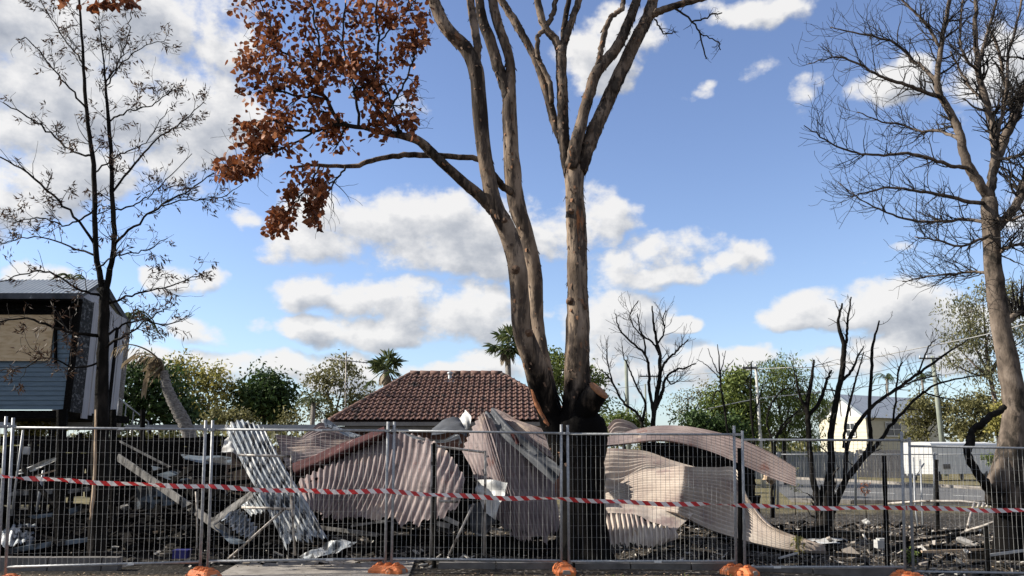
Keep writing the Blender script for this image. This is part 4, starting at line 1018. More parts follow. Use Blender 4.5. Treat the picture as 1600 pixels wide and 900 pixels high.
# --- slender burnt tree at the left
rg = np.random.default_rng(23)
YL = 11.8
lb = W(152, 868, YL)
lt = thing('slender_burnt_tree', (lb[0], YL, 0), 'slender blackened twin stemmed tree with shrivelled leaves at the left', 'tree')
def lp(name, pts, material, parent, n=None, seg=8, noise=.05, wob=.006):
    if parent.name == 'slender_burnt_tree' and name != 'trunk': pts = [(p[0], p[1], p[2], p[3] * .78) for p in pts]
    Q, rad = limb(pts, n or max(10, 4 * len(pts)), wob); m = MB(); m.tube(Q, rad, seg, noise=noise); o = part(name, m, material, parent); return Q, rad, o
lp('trunk', [(152, 878, YL, 30), (152, 850, YL, 27), (155, 780, YL, 25), (157, 700, YL, 24), (159, 620, YL, 20), (161, 540, YL, 17), (163, 480, YL, 15), (163, 450, YL, 14)], 'darkbark', lt, 30, 12)
# split pale wood where the trunk has torn
Q, rad = limb([(150, 640, YL - .12, 3), (149, 690, YL - .13, 3.6), (148, 750, YL - .14, 4.5), (144, 790, YL - .16, 6), (141, 812, YL - .17, 3)], 12, .004); m = MB(); m.tube(Q, rad, 5, noise=.2); part('torn_strip', m, 'palewood', lt)
S1 = lp('stem', [(162, 458, YL, 12), (151, 400, YL, 11), (148, 330, YL, 10), (146, 255, YL, 9), (136, 179, YL, 7.5), (131, 100, YL, 6), (127, 50, YL, 5), (122, -20, YL, 4)], 'darkbark', lt, 34)
S2 = lp('stem', [(165, 458, YL, 12), (172, 420, YL, 11), (179, 375, YL, 10), (175, 310, YL, 9), (174, 245, YL, 8), (169, 180, YL, 7), (164, 120, YL, 4), (158, 60, YL, 2.4), (154, 20, YL, 1)], 'darkbark', lt, 34)
side_br = [
    [(148, 382, YL, 6), (118, 340, YL - .1, 5), (88, 310, YL - .2, 4.6), (50, 275, YL - .3, 4), (10, 250, YL - .3, 3), (-20, 240, YL - .3, 2.4)],
    [(147, 245, YL, 5), (110, 235, YL + .2, 4), (75, 205, YL + .3, 3.6), (40, 180, YL + .3, 3), (5, 160, YL + .3, 2.2)],
    [(135, 170, YL, 4), (110, 140, YL - .2, 3.4), (80, 105, YL - .2, 2.8), (45, 62, YL - .2, 2), (28, 60, YL - .2, 1.4)],
    [(131, 100, YL, 3.4), (100, 60, YL + .2, 2.6), (75, 20, YL + .2, 2), (60, -5, YL + .2, 1.5)],
    [(180, 380, YL, 6), (215, 350, YL - .1, 4.6), (250, 322, YL - .2, 4), (290, 300, YL - .3, 3.2), (335, 270, YL - .3, 2)],
    [(250, 322, YL - .2, 3), (300, 312, YL - .3, 2.4), (345, 308, YL - .3, 2), (378, 288, YL - .3, 1.2)],
    [(176, 300, YL, 4.6), (215, 250, YL + .2, 4), (250, 215, YL + .3, 3.2), (285, 190, YL + .3, 2.4), (318, 160, YL + .3, 1.6)],
    [(170, 190, YL, 4), (200, 175, YL - .2, 3), (235, 165, YL - .3, 2.4), (270, 140, YL - .3, 1.8)],
    [(165, 130, YL, 3.4), (185, 100, YL + .1, 2.8), (200, 60, YL + .1, 2.2), (206, 15, YL + .1, 1.6)],
    [(165, 135, YL, 3), (195, 95, YL - .3, 2.4), (230, 70, YL - .3, 1.8), (258, 62, YL - .3, 1.3)],
    [(158, 462, YL, 6), (130, 455, YL - .2, 4.6), (90, 430, YL - .4, 3.8), (50, 425, YL - .4, 3), (0, 440, YL - .4, 2)],
    [(160, 480, YL, 6), (195, 465, YL + .1, 4.6), (230, 455, YL + .2, 3.6), (280, 442, YL + .2, 2.6), (330, 424, YL + .2, 1.5)],
    [(156, 525, YL, 8), (120, 520, YL - .3, 6), (85, 512, YL - .5, 5), (40, 498, YL - .7, 4), (-10, 505, YL - .8, 2.6)],
    [(160, 530, YL, 6), (190, 510, YL + .2, 4.6), (225, 500, YL + .3, 3.6), (262, 508, YL + .3, 2.6), (300, 490, YL + .3, 1.4)],
    [(160, 545, YL, 6), (185, 530, YL - .2, 4.6), (215, 512, YL - .3, 3.6), (245, 490, YL - .3, 2.6), (268, 480, YL - .3, 1.4)],
    [(158, 565, YL, 5), (120, 575, YL - .2, 4), (75, 560, YL - .3, 3), (30, 575, YL - .4, 2), (-10, 580, YL - .4, 1.5)],
    [(150, 400, YL, 4.6), (110, 385, YL + .2, 3.6), (60, 370, YL + .3, 2.8), (10, 378, YL + .3, 2), (-20, 385, YL + .3, 1.6)],
    [(150, 420, YL, 4), (185, 400, YL - .3, 3), (225, 392, YL - .3, 2.4), (262, 372, YL - .3, 1.5)],
    [(146, 330, YL, 4), (105, 352, YL - .2, 3), (60, 340, YL - .3, 2.4), (20, 350, YL - .3, 1.8)],
    [(176, 330, YL, 4), (215, 318, YL + .3, 3), (240, 300, YL + .3, 2.4), (300, 240, YL + .3, 1.4)],
    [(147, 270, YL, 3.6), (190, 240, YL - .2, 3), (225, 225, YL - .2, 2), (262, 170, YL - .2, 1.4)],
]
tw = MB(); ends = []
for pts in side_br:
    Q, rad, o = lp('branch', pts, 'darkbark', lt, 20, 6, .05, .012)
    twigs_along(tw, Q, rad, rg, ends, 11, .42, 1, r0=.45, start=.2, nk=(1, 3), up=.22, wig=.35, n=6, minr=.0028)
for Q, rad, o in (S1, S2):
    twigs_along(tw, Q, rad, rg, ends, 22, .5, 1, r0=.25, start=.2, nk=(2, 3), up=.35, wig=.3, n=6, minr=.0028)
part('twigs', tw, 'twigbark', lt, kind='stuff')
E = np.array([e_[0] for e_ in ends]); AX = np.array([e_[1] for e_ in ends])
# shrivelled leaves in sparse tufts
tuft = rg.integers(0, len(E), 620)
C = []; A_ = []
for i in tuft:
    n_ = int(rg.integers(4, 13))
    for k in range(n_):
        C.append(E[i] + rg.standard_normal(3) * .035); A_.append(AX[i] * .7 + np.array([0, 0, -.3]))
o = link_at('shrivelled_leaves', leaf_mesh('shrivelled_leaves', leaves(np.array(C), .10, .022, rg, droop=.4, fold=.2, axes=np.array(A_)), 'dryneedle'), lt); o['kind'] = 'stuff'

# --- bare tree at the right
rg = np.random.default_rng(31)
YB = 12.6
rb = W(1580, 862, YB); zb0 = float(uneven(rb[0], YB))
rt = thing('bare_tree', (rb[0], YB, zb0), 'tall leafless grey tree with a mesh of fine twigs at the right edge', 'tree')
def rp_(name, pts, n=None, seg=10, noise=.04, wob=.006, mt='greybark'): return lp(name, pts, mt, rt, n, seg, noise, wob)
rp_('trunk', [(1578, 872, YB, 56), (1578, 852, YB, 46), (1577, 810, YB, 42), (1576, 780, YB, 50), (1574, 740, YB, 48), (1580, 700, YB, 38), (1585, 650, YB, 34), (1580, 594, YB, 32), (1568, 530, YB, 28), (1556, 455, YB, 27), (1551, 400, YB, 25), (1548, 352, YB, 25), (1545, 310, YB, 22)], 50, 18, .03)
rp_('burl', [(1548, 790, YB - .1, 14), (1556, 765, YB - .15, 34), (1562, 745, YB - .15, 30), (1568, 715, YB - .1, 16)], 12, 12, .06)
rp_('burnt_arm', [(1566, 800, YB - .15, 20), (1553, 775, YB - .2, 18), (1538, 752, YB - .3, 14), (1522, 732, YB - .35, 12), (1513, 708, YB - .4, 11), (1516, 688, YB - .4, 13), (1521, 672, YB - .4, 9), (1532, 663, YB - .4, 11), (1550, 650, YB - .3, 9), (1570, 636, YB - .2, 9)], 44, 12, .13, .010, mt='darkbark')
big = [
    [(1545, 312, YB, 16), (1530, 285, YB - .1, 15), (1516, 265, YB - .1, 15), (1504, 230, YB - .1, 13), (1494, 195, YB - .1, 12), (1480, 168, YB - .1, 11), (1468, 148, YB - .1, 10), (1464, 126, YB - .1, 9), (1468, 90, YB - .1, 8), (1474, 49, YB - .1, 7), (1482, 5, YB - .1, 6), (1488, -50, YB - .1, 5)],
    [(1546, 312, YB, 16), (1549, 285, YB, 14), (1553, 260, YB, 13), (1555, 230, YB, 12), (1549, 190, YB, 11), (1538, 150, YB, 10), (1528, 112, YB, 9), (1525, 60, YB, 7), (1524, 10, YB, 6), (1520, -50, YB, 5)],
    [(1551, 270, YB, 12), (1566, 225, YB + .2, 14), (1582, 190, YB + .3, 13), (1594, 155, YB + .4, 12), (1612, 110, YB + .4, 11), (1630, 50, YB + .4, 9), (1650, -20, YB + .4, 7)],
    [(1550, 365, YB, 14), (1572, 340, YB + .1, 14), (1590, 318, YB + .2, 13), (1604, 280, YB + .2, 13), (1640, 230, YB + .3, 11), (1690, 170, YB + .3, 9)],
    [(1566, 520, YB, 10), (1580, 498, YB + .2, 10), (1600, 485, YB + .3, 9), (1640, 470, YB + .4, 8)],
    [(1530, 100, YB, 6), (1540, 60, YB + .2, 5), (1552, 20, YB + .3, 4), (1560, -30, YB + .3, 3)],
    [(1555, 232, YB, 6), (1570, 150, YB - .3, 5), (1575, 90, YB - .3, 4), (1590, 30, YB - .3, 3.4), (1600, -30, YB - .3, 3)],
    [(1472, 152, YB - .1, 7), (1440, 142, YB - .3, 6), (1416, 132, YB - .4, 5.4), (1385, 124, YB - .5, 4.6), (1355, 108, YB - .6, 3.8), (1325, 92, YB - .6, 3), (1300, 90, YB - .6, 2.2), (1262, 100, YB - .6, 1.5)],
    [(1466, 130, YB - .1, 6), (1446, 110, YB + .1, 5.4), (1425, 93, YB + .2, 4.6), (1400, 68, YB + .2, 4), (1370, 58, YB + .2, 3.2), (1330, 50, YB + .2, 2.4), (1298, 42, YB + .2, 1.6)],
    [(1470, 75, YB - .1, 5), (1450, 40, YB - .1, 4.4), (1430, 20, YB - .1, 3.8), (1405, -5, YB - .1, 3), (1380, -30, YB - .1, 2.4)],
    [(1516, 262, YB - .1, 7), (1490, 260, YB - .3, 6), (1460, 250, YB - .5, 5.4), (1425, 240, YB - .6, 5), (1385, 242, YB - .7, 4.2), (1347, 240, YB - .8, 3.4), (1315, 232, YB - .8, 2.8), (1285, 215, YB - .8, 2.2), (1256, 196, YB - .8, 1.4)],
    [(1540, 318, YB, 7), (1500, 312, YB - .3, 6), (1465, 303, YB - .5, 5), (1425, 297, YB - .6, 4.4), (1391, 293, YB - .7, 3.6), (1355, 300, YB - .7, 2.8), (1325, 308, YB - .7, 1.8)],
    [(1546, 348, YB, 7), (1510, 343, YB + .3, 5.6), (1474, 347, YB + .4, 4.8), (1430, 345, YB + .5, 4), (1395, 335, YB + .5, 3), (1350, 315, YB + .5, 2), (1310, 285, YB + .5, 1.4)],
    [(1500, 220, YB - .1, 6), (1470, 205, YB + .3, 5), (1440, 205, YB + .5, 4.2), (1410, 195, YB + .6, 3.4), (1375, 190, YB + .6, 2.6), (1340, 175, YB + .6, 1.6)],
    [(1540, 160, YB, 5), (1520, 140, YB + .4, 4.4), (1500, 110, YB + .5, 3.8), (1485, 80, YB + .5, 3)],
    [(1550, 365, YB, 6), (1530, 375, YB - .3, 4.6), (1500, 385, YB - .5, 3.8), (1465, 375, YB - .6, 3), (1430, 370, YB - .6, 2)],
    [(1553, 430, YB, 6), (1525, 425, YB + .2, 4.4), (1490, 428, YB + .3, 3.4), (1450, 432, YB + .4, 2.4), (1410, 440, YB + .4, 1.4)],
    [(1545, 180, YB, 5), (1570, 165, YB - .2, 4.4), (1600, 150, YB - .3, 3.4)],
    [(1555, 250, YB, 6), (1585, 245, YB - .3, 5), (1620, 235, YB - .4, 4)], [(1552, 400, YB, 6), (1580, 385, YB - .3, 5), (1615, 380, YB - .4, 4)],
    [(1547, 335, YB, 5), (1575, 345, YB - .3, 4.4), (1610, 330, YB - .4, 3.4)],
    [(1528, 112, YB, 5), (1505, 85, YB - .3, 4), (1500, 40, YB - .3, 3.4), (1506, -10, YB - .3, 3)],
    [(1585, 190, YB + .3, 6), (1570, 130, YB + .5, 5), (1560, 80, YB + .6, 4), (1545, 40, YB + .6, 3)],
]
tw = MB(); ends = []
for j, pts in enumerate(big):
    Q, rad, o = rp_('limb' if j < 5 else 'branch', pts, max(18, 4 * len(pts)), 8 if j < 5 else 6, .04, .008)
    twigs_along(tw, Q, rad, rg, ends, 30 if j >= 5 else 26, .62, 1, r0=.42, start=.3 if j < 5 else .12, nk=(3, 5), up=.30, wig=.42, n=7, minr=.0033, ratio=(.4, .8))
part('twigs', tw, 'twigbark', rt, kind='stuff')

# ------------------------------------------------------------------ living trees behind
def leafy(name, label, Yd, lobes, material, n, size, trunk_px=None, cat='tree', bark='twigbark', clump=.35, ncl=60, group=None, trunk_w=None, asp=.5, droop=.5, seed=1, hollow=.35):
    rg = np.random.default_rng(seed)
    cs = [W(x, y, Yd) for (x, y, rx, ry) in lobes]; rs = [(rx * mpp(x, y, Yd), ry * mpp(x, y, Yd)) for (x, y, rx, ry) in lobes]
    tx = trunk_px if trunk_px is not None else np.mean([l[0] for l in lobes])
    base = np.array([W(tx, 690, Yd)[0], Yd, -.1])
    t = thing(name, base, label, cat, group)
    zlow = min(c[2] - r[1] for c, r in zip(cs, rs))
    fork = base + np.array([0, 0, max(.4, (zlow + .25 * (np.mean([c[2] for c in cs]) - zlow)))])
    w0 = trunk_w or max(.05, .045 * max(r[0] for r in rs) + .05)
    m = MB(); m.tube([base, (base + fork) / 2 + rg.normal(0, .05, 3), fork], [w0 * 1.2, w0, w0 * .8], 8, noise=.05); part('trunk', m, bark, t)
    m = MB()
    cl = []
    for c, r in zip(cs, rs):
        q = spline([fork, (fork + c) / 2 + rg.normal(0, .15, 3), c + rg.normal(0, .1, 3)], 8); m.tube(q, np.linspace(w0 * .6, w0 * .2, 8), 6)
        k = max(4, int(ncl * (r[0] * r[1]) / sum(a * b for a, b in rs)))
        d = rg.standard_normal((k, 3)); d /= np.linalg.norm(d, axis=1)[:, None]
        rad = rg.uniform(hollow, 1.0, (k, 1)) ** .6
        pts = c + d * rad * np.array([r[0], (r[0] + r[1]) / 2 * .9, r[1]])
        cl.append(pts)
        for p_ in pts[::3]:
            q = spline([c + (p_ - c) * .1, c + (p_ - c) * .55 + rg.normal(0, .08, 3), p_], 5); m.tube(q, np.linspace(w0 * .22, .008, 5), 4, caps=False)
    part('limbs', m, bark, t)
    cl = np.concatenate(cl)
    i = rg.integers(0, len(cl), n)
    sz = rg.uniform(.5, 1.3, len(cl))[i][:, None]
    C = cl[i] + rg.standard_normal((n, 3)) * clump * sz * np.array([1, 1, .75])
    o = link_at('crown', leaf_mesh('crown', leaves(C, size, size * asp, rg, droop=droop), material), t); o['kind'] = 'stuff'
    return t
leafy('shade_tree', 'dense dark green tree behind the leaning palm trunk', 28, [(215, 605, 34, 34), (262, 625, 34, 30), (240, 585, 26, 18), (200, 640, 30, 26), (275, 650, 26, 18)], 'leaf_dark', 5200, .22, 232, clump=.34, ncl=70, seed=2)
leafy('yellow_tree', 'thin yellow green tree with open crown left of the dark tree', 37, [(287, 592, 24, 34), (318, 596, 26, 34), (345, 606, 22, 34), (330, 640, 34, 24), (285, 635, 24, 24), (282, 566, 12, 8)], 'leaf_yellow', 3000, .22, 318, clump=.30, ncl=90, bark='greybark', seed=3)
leafy('round_tree', 'round dark green tree left of the tiled roof', 38, [(405, 605, 38, 30), (430, 620, 28, 30), (385, 630, 26, 26), (412, 640, 42, 20), (440, 640, 20, 18)], 'leaf_dark', 5600, .26, 410, clump=.34, ncl=80, seed=4)
leafy('garden_shrub', 'low olive shrub under the round dark tree', 34, [(340, 652, 20, 12), (375, 654, 26, 11), (455, 655, 18, 8)], 'leaf_olive', 1500, .18, 390, 'shrub', clump=.25, ncl=50, seed=5)
leafy('scrubby_tree', 'patchy olive tree with bare top twigs behind the aerial mast', 41, [(505, 600, 28, 30), (535, 590, 34, 32), (560, 615, 26, 26), (500, 635, 34, 22), (545, 640, 34, 20)], 'leaf_olive', 3600, .20, 520, clump=.28, ncl=90, seed=6, droop=.9)
leafy('leafy_tree', 'green tree seen between the two gum trunks', 40, [(872, 560, 24, 20), (888, 580, 34, 34), (862, 600, 26, 26), (915, 600, 26, 26), (940, 640, 16, 24)], 'leaf_green', 3600, .22, 888, clump=.30, ncl=70, seed=7)
leafy('weeping_tree', 'feathery mid green tree right of the white power pole', 39, [(1205, 585, 34, 26), (1240, 600, 34, 34), (1225, 635, 50, 34), (1260, 640, 34, 34), (1200, 660, 34, 24), (1225, 678, 50, 18), (1262, 682, 26, 14)], 'leaf_green', 9000, .20, 1225, clump=.36, ncl=90, asp=.3, droop=1.6, seed=8)
leafy('bushy_tree', 'bushy light green tree left of the white power pole', 38, [(1148, 610, 30, 26), (1165, 595, 26, 18), (1140, 640, 38, 30), (1175, 645, 34, 34), (1110, 650, 22, 20), (1140, 675, 40, 16), (1180, 682, 30, 14)], 'leaf_green', 7500, .22, 1150, clump=.34, ncl=80, seed=9)
leafy('dark_shrub', 'dark green shrub behind the right hand roof sheets', 30, [(1085, 655, 22, 14), (1120, 662, 24, 14), (1150, 672, 20, 12)], 'leaf_dark', 2600, .18, 1100, 'shrub', clump=.24, ncl=50, seed=10)
leafy('brown_shrub', 'brownish half bare shrub beside the burnt sapling', 40, [(1075, 622, 30, 18), (1105, 610, 20, 14), (1060, 645, 26, 16)], 'leaf_olive', 900, .14, 1080, 'shrub', clump=.25, ncl=60, seed=11)
leafy('low_shrub', 'low green shrub right of the gum trunk fork', 33, [(965, 655, 22, 10), (990, 660, 22, 9)], 'leaf_green', 1500, .16, 975, 'shrub', clump=.2, ncl=36, seed=12)
leafy('grey_gum', 'pale grey green gum tree behind the bare right hand tree', 34, [(1505, 490, 30, 30), (1540, 465, 34, 26), (1500, 540, 28, 26), (1545, 520, 36, 34), (1590, 470, 34, 34), (1600, 530, 34, 34), (1540, 580, 40, 26), (1490, 570, 16, 12)], 'leaf_gum', 6800, .20, 1560, clump=.30, ncl=150, asp=.3, droop=1.2, bark='greybark', seed=13)
leafy('olive_tree', 'olive green tree between the green power pole and the caravan', 56, [(1430, 650, 18, 24), (1450, 640, 20, 26), (1478, 655, 20, 26), (1425, 675, 16, 14)], 'leaf_olive', 3600, .26, 1450, clump=.34, ncl=70, seed=14)
leafy('olive_tree', 'broad olive green tree above the caravan roof', 54, [(1500, 645, 24, 34), (1525, 640, 26, 26), (1555, 640, 30, 34), (1520, 675, 36, 16), (1600, 640, 30, 40)], 'leaf_olive', 5200, .26, 1530, clump=.36, ncl=90, seed=15)
leafy('lime_shrub', 'bright lime green shrub beside the right hand trunk', 30, [(1562, 645, 9, 14), (1556, 665, 10, 10)], 'leaf_yellow', 700, .16, 1560, 'shrub', clump=.14, ncl=24, seed=16)
leafy('potted_plant', 'small green plant in front of the caravan', 43.5, [(1546, 716, 9, 8), (1552, 722, 8, 6)], 'leaf_green', 420, .16, 1548, 'plant', clump=.10, ncl=16, trunk_w=.03, seed=17)
leafy('hedge', 'yellowing hedge under the raised house floor at far left', 22.6, [(35, 668, 14, 10), (55, 665, 14, 12), (75, 672, 14, 10), (45, 682, 30, 8)], 'leaf_yellow', 2000, .10, 52, 'hedge', clump=.10, ncl=60, trunk_w=.03, seed=18)
leafy('hedge', 'low yellow hedge behind the slender burnt tree', 23.8, [(125, 684, 14, 5), (150, 684, 16, 5), (200, 685, 16, 5), (235, 684, 16, 6), (265, 685, 12, 5)], 'leaf_yellow', 2200, .10, 190, 'hedge', clump=.08, ncl=70, trunk_w=.03, seed=19)
# far treeline that closes the horizon
rg = np.random.default_rng(77)
cl = []; 
for k in range(420):
    x = rg.uniform(-130, 150); y = rg.uniform(95, 130); h = 3.2 + 1.6 * math.sin(x * .13) + rg.normal() * .8
    for q in range(3): cl.append((x + rg.normal() * 2, y + rg.normal() * 2, rg.uniform(0, max(1, h))))
cl = np.array(cl); C = np.repeat(cl, 14, 0) + rg.standard_normal((len(cl) * 14, 3)) * np.array([1.2, 1.2, .7]); C[:, 2] = np.abs(C[:, 2])
o = link_at('treeline', leaf_mesh('treeline', leaves(C, 1.0, .6, rg), 'leaf_olive'), None); tag(o, 'distant olive treeline along the horizon behind the houses', 'treeline', kind='stuff')

def fan_palm(label, px, py, Yd, rpx, nfr, seed, mt='leaf_palm'):
    rg = np.random.default_rng(seed); c = W(px, py, Yd); s = mpp(px, py, Yd); Rr = rpx * s
    t = thing('fan_palm', (c[0], Yd, -.1), label, 'palm')
    m = MB(); m.tube([(c[0], Yd, -.1), (c[0] + .1, Yd, c[2] * .5), c], [.2, .15, .14], 10, noise=.06); part('trunk', m, 'palmbark', t)
    for k in range(nfr):
        a = rg.uniform(0, 6.28); el_ = rg.uniform(-.7, 1.35)
        d = np.array([math.cos(a) * math.cos(el_), math.sin(a) * math.cos(el_), math.sin(el_)])
        L = Rr * rg.uniform(.5, .75)
        hub = c + d * L + np.array([0, 0, -.12 * Rr])
        m = MB(); m.tube([c, (c + hub) / 2 + np.array([0, 0, .05 * Rr]), hub], [.03, .02, .015], 4, caps=False)
        side = np.cross(d, (0, 0, 1)); side /= np.linalg.norm(side) + 1e-6; upv = np.cross(side, d)
        for j in range(15):
            th = (j / 14 - .5) * 3.9
            b = d * math.cos(th) + side * math.sin(th) + upv * .15 + np.array([0, 0, -.55 * rg.random() - .12 * abs(th)])
            b /= np.linalg.norm(b); ln = Rr * .62 * rg.uniform(.8, 1.1); n_ = np.cross(b, upv); n_ /= np.linalg.norm(n_) + 1e-6
            w_ = .055 * Rr
            tip = hub + b * ln + np.array([0, 0, -.18 * ln])
            m.add([hub, hub + b * ln * .5 + n_ * w_, tip, hub + b * ln * .5 - n_ * w_], [(0, 1, 2), (0, 2, 3)])
        part('frond', m, mt, t)
    # skirt of dead fronds
    m = MB()
    for k in range(26):
        a = rg.uniform(0, 6.28); p0 = c + np.array([math.cos(a) * .15, math.sin(a) * .15, -.1 * Rr]); L = Rr * rg.uniform(.4, .9); sd_ = np.array([-math.sin(a), math.cos(a), 0])
        e_ = p0 + np.array([math.cos(a) * .25 * Rr, math.sin(a) * .25 * Rr, -L]); m.add([p0, (p0 + e_) / 2 + sd_ * .12 * Rr, e_, (p0 + e_) / 2 - sd_ * .12 * Rr], [(0, 1, 2), (0, 2, 3)])
    part('dead_skirt', m, 'leaf_deadpalm', t)
def feather_palm(label, px, py, Yd, rpx, nfr, seed, mt='leaf_palm', arcs=None):
    rg = np.random.default_rng(seed); c = W(px, py, Yd); s = mpp(px, py, Yd); Rr = rpx * s
    t = thing('feather_palm', (c[0], Yd, -.1), label, 'palm')
    m = MB(); m.tube([(c[0], Yd, -.1), (c[0], Yd, c[2] * .5), c], [.16, .12, .10], 8, noise=.05); part('trunk', m, 'palmbark', t)
    for k in range(nfr):
        a = rg.uniform(0, 6.28); lift = rg.uniform(.2, 1.1)
        pts = [c, c + np.array([math.cos(a) * .4, math.sin(a) * .4, .45 * lift]) * Rr, c + np.array([math.cos(a) * .85, math.sin(a) * .85, .35 * lift - .1]) * Rr, c + np.array([math.cos(a) * 1.1, math.sin(a) * 1.1, -.4 + .2 * lift]) * Rr]
        part('frond', feather(pts, .30 * Rr, 26, rg), mt, t)
def feather(pts, ln, n, rg, hang=.9):
    q = spline(pts, n); m = MB(); m.tube(q, np.linspace(.025, .006, n), 4, caps=False)
    for i in range(2, n):
        t = q[i] - q[i - 1]; t /= np.linalg.norm(t)
        for s in (-1, 1):
            sd_ = np.cross(t, (0, 0, 1)) * s; sd_ /= np.linalg.norm(sd_) + 1e-6
            b = sd_ * rg.uniform(.5, 1) + t * .6 + np.array([0, 0, -hang * rg.uniform(.5, 1.2)]); b /= np.linalg.norm(b)
            l_ = ln * rg.uniform(.7, 1.1) * (1 - .5 * i / n); n_ = np.cross(b, t); n_ /= np.linalg.norm(n_) + 1e-6
            m.add([q[i], q[i] + b * l_ * .4 + n_ * .07 * ln, q[i] + b * l_, q[i] + b * l_ * .4 - n_ * .07 * ln], [(0, 1, 2), (0, 2, 3)])
    return m
fan_palm('fan palm rising behind the left hip of the tiled roof', 604, 578, 36, 34, 15, 41)
fan_palm('tall fan palm behind the left gum trunk', 793, 540, 38, 34, 17, 42)
feather_palm('small palm below the aerial mast beside the tiled roof', 490, 628, 35, 30, 9, 43)
feather_palm('palm with drooping fronds right of the burnt house gable', 200, 500, 26, 42, 11, 44)
feather_palm('palm crown showing over the raised house roof', 112, 438, 27, 26, 9, 45)
feather_palm('far palm above the right end of the cream house roof', 1440, 590, 78, 24, 10, 46)
feather_palm('far palm above the middle of the cream house roof', 1385, 592, 80, 20, 10, 47)
# leaning palm with a burnt head
rg = np.random.default_rng(51); YP = 15.5
t = thing('leaning_palm', W(372, 832, YP), 'leaning ringed palm trunk with dead drooping fronds', 'palm')
Q, rad = limb([(372, 836, YP, 22), (356, 800, YP, 20), (336, 755, YP, 19), (324, 730, YP, 19), (310, 709, YP, 19), (298, 686, YP, 20), (288, 660, YP, 20), (277, 640, YP, 19), (268, 622, YP, 17), (260, 602, YP, 15), (256, 580, YP, 12)], 60)
rad = rad * (1 + .07 * np.where(np.arange(60) % 2, 1, -1))
m = MB(); m.tube(Q, rad, 12, noise=.05); part('trunk', m, 'palmbark', t)
for pts in ([(256, 582, YP), (246, 560, YP), (226, 545, YP - .1), (200, 538, YP - .2), (178, 545, YP - .3)], [(256, 582, YP), (250, 570, YP + .1), (240, 556, YP + .3), (215, 552, YP + .4), (195, 565, YP + .4)], [(256, 582, YP), (253, 566, YP), (243, 560, YP), (232, 580, YP), (226, 605, YP)]):
    part('dead_frond', feather([W(*p) for p in pts], .5, 17, rg, 1.8), 'leaf_deadpalm', t)

# ------------------------------------------------------------------ burnt small trees
rg = np.random.default_rng(61)
def burnt(name, label, base_px, Yd, stems, cat='tree', twig=(5, .35), up=.4, minr=.004, mt='darkbark', lv=1):
    b = W(base_px[0], base_px[1], Yd)
    t = thing(name, b, label, cat)
    tw = MB(); ends = []
    gpy = 450 - FPX * np.tan(np.arctan2(float(uneven(b[0], Yd)) - .05 - CAMZ, Yd) - PITCH)
    for pts in stems:
        if abs(pts[0][1] - base_px[1]) < 22 and gpy > pts[0][1] + 4:      # carry the stem down to the ground
            f_ = pts[0]; pts = [(f_[0] * .5 + base_px[0] * .5, gpy + 2, f_[2] * 1.25), (f_[0] * .8 + base_px[0] * .2, (gpy + f_[1]) / 2, f_[2] * 1.1)] + pts
        pts = [(p[0], p[1], Yd + (p[3] if len(p) > 3 else 0), p[2] * (.62 if name == 'burnt_tree' else .72)) for p in pts]
        Q, rad, o = lp('stem', pts, mt, t, max(10, 5 * len(pts)), 8, .06, .007)
        twigs_along(tw, Q, rad, rg, ends, int(twig[0] * 1.6), twig[1], lv, r0=.34, start=.3, nk=(1, 3), up=up, wig=.4, n=5, minr=minr)
    part('twigs', tw, 'twigbark', t, kind='stuff')
    return t
burnt('burnt_tree', 'bare blackened tree behind the long curved roof sheet', (1018, 690), 17.5, [
    [(1022, 700, 15), (1020, 668, 13), (1024, 631, 12), (1031, 584, 10), (1030, 550, 8), (1022, 512, 6), (1019, 478, 3)],
    [(1022, 650, 9), (1015, 613, 8), (1014, 579, 7), (1008, 555, 6), (987, 535, 5), (968, 515, 4), (962, 490, 2)],
    [(1024, 640, 10), (1034, 615, 9), (1041, 590, 6), (1056, 578, 5), (1070, 575, 4), (1088, 568, 2)],
    [(1006, 690, 11), (1003, 665, 9), (995, 645, 7), (975, 630, 6), (958, 600, 5), (948, 585, 4), (936, 577, 2)],
    [(1031, 586, 7), (1040, 565, 6), (1056, 550, 5), (1065, 540, 4), (1076, 530, 2)],
    [(1030, 555, 6), (1020, 535, 5), (1005, 525, 4), (998, 508, 3), (996, 490, 2)],
    [(1008, 556, 5), (1006, 530, 4), (990, 510, 3), (985, 490, 3), (997, 470, 2)],
    [(1003, 660, 7), (1008, 630, 6), (995, 605, 5), (985, 580, 4), (975, 560, 3), (972, 540, 2)],
    [(1026, 540, 5), (1038, 520, 4), (1036, 500, 3), (1040, 485, 2)], [(958, 600, 4), (950, 570, 3), (948, 545, 2)], [(1041, 590, 5), (1050, 600, 4), (1062, 592, 2)]], twig=(8, .4))
burnt('burnt_sapling', 'thin burnt sapling with upswept bare rods', (1137, 690), 19, [[(1138, 690, 6), (1136, 665, 5), (1130, 628, 4.4), (1126, 600, 4), (1125, 584, 4), (1121, 538, 1.6)], [(1125, 586, 2.4), (1116, 570, 2), (1106, 544, 1.2)], [(1125, 586, 2.4), (1130, 566, 2), (1134, 548, 1.2)], [(1124, 590, 2.4), (1108, 574, 2), (1088, 561, 1.2)], [(1126, 590, 2.4), (1134, 578, 2), (1146, 562, 1.2)], [(1128, 612, 3), (1118, 612, 3), (1112, 632, 2)]], twig=(1, .15))
burnt('burnt_sapling', 'dead grey sapling against the white power pole', (1176, 700), 22, [[(1178, 690, 5), (1174, 650, 5), (1173, 600, 4), (1174, 565, 3)], [(1176, 655, 3), (1186, 625, 3), (1192, 600, 2)]], twig=(4, .4))
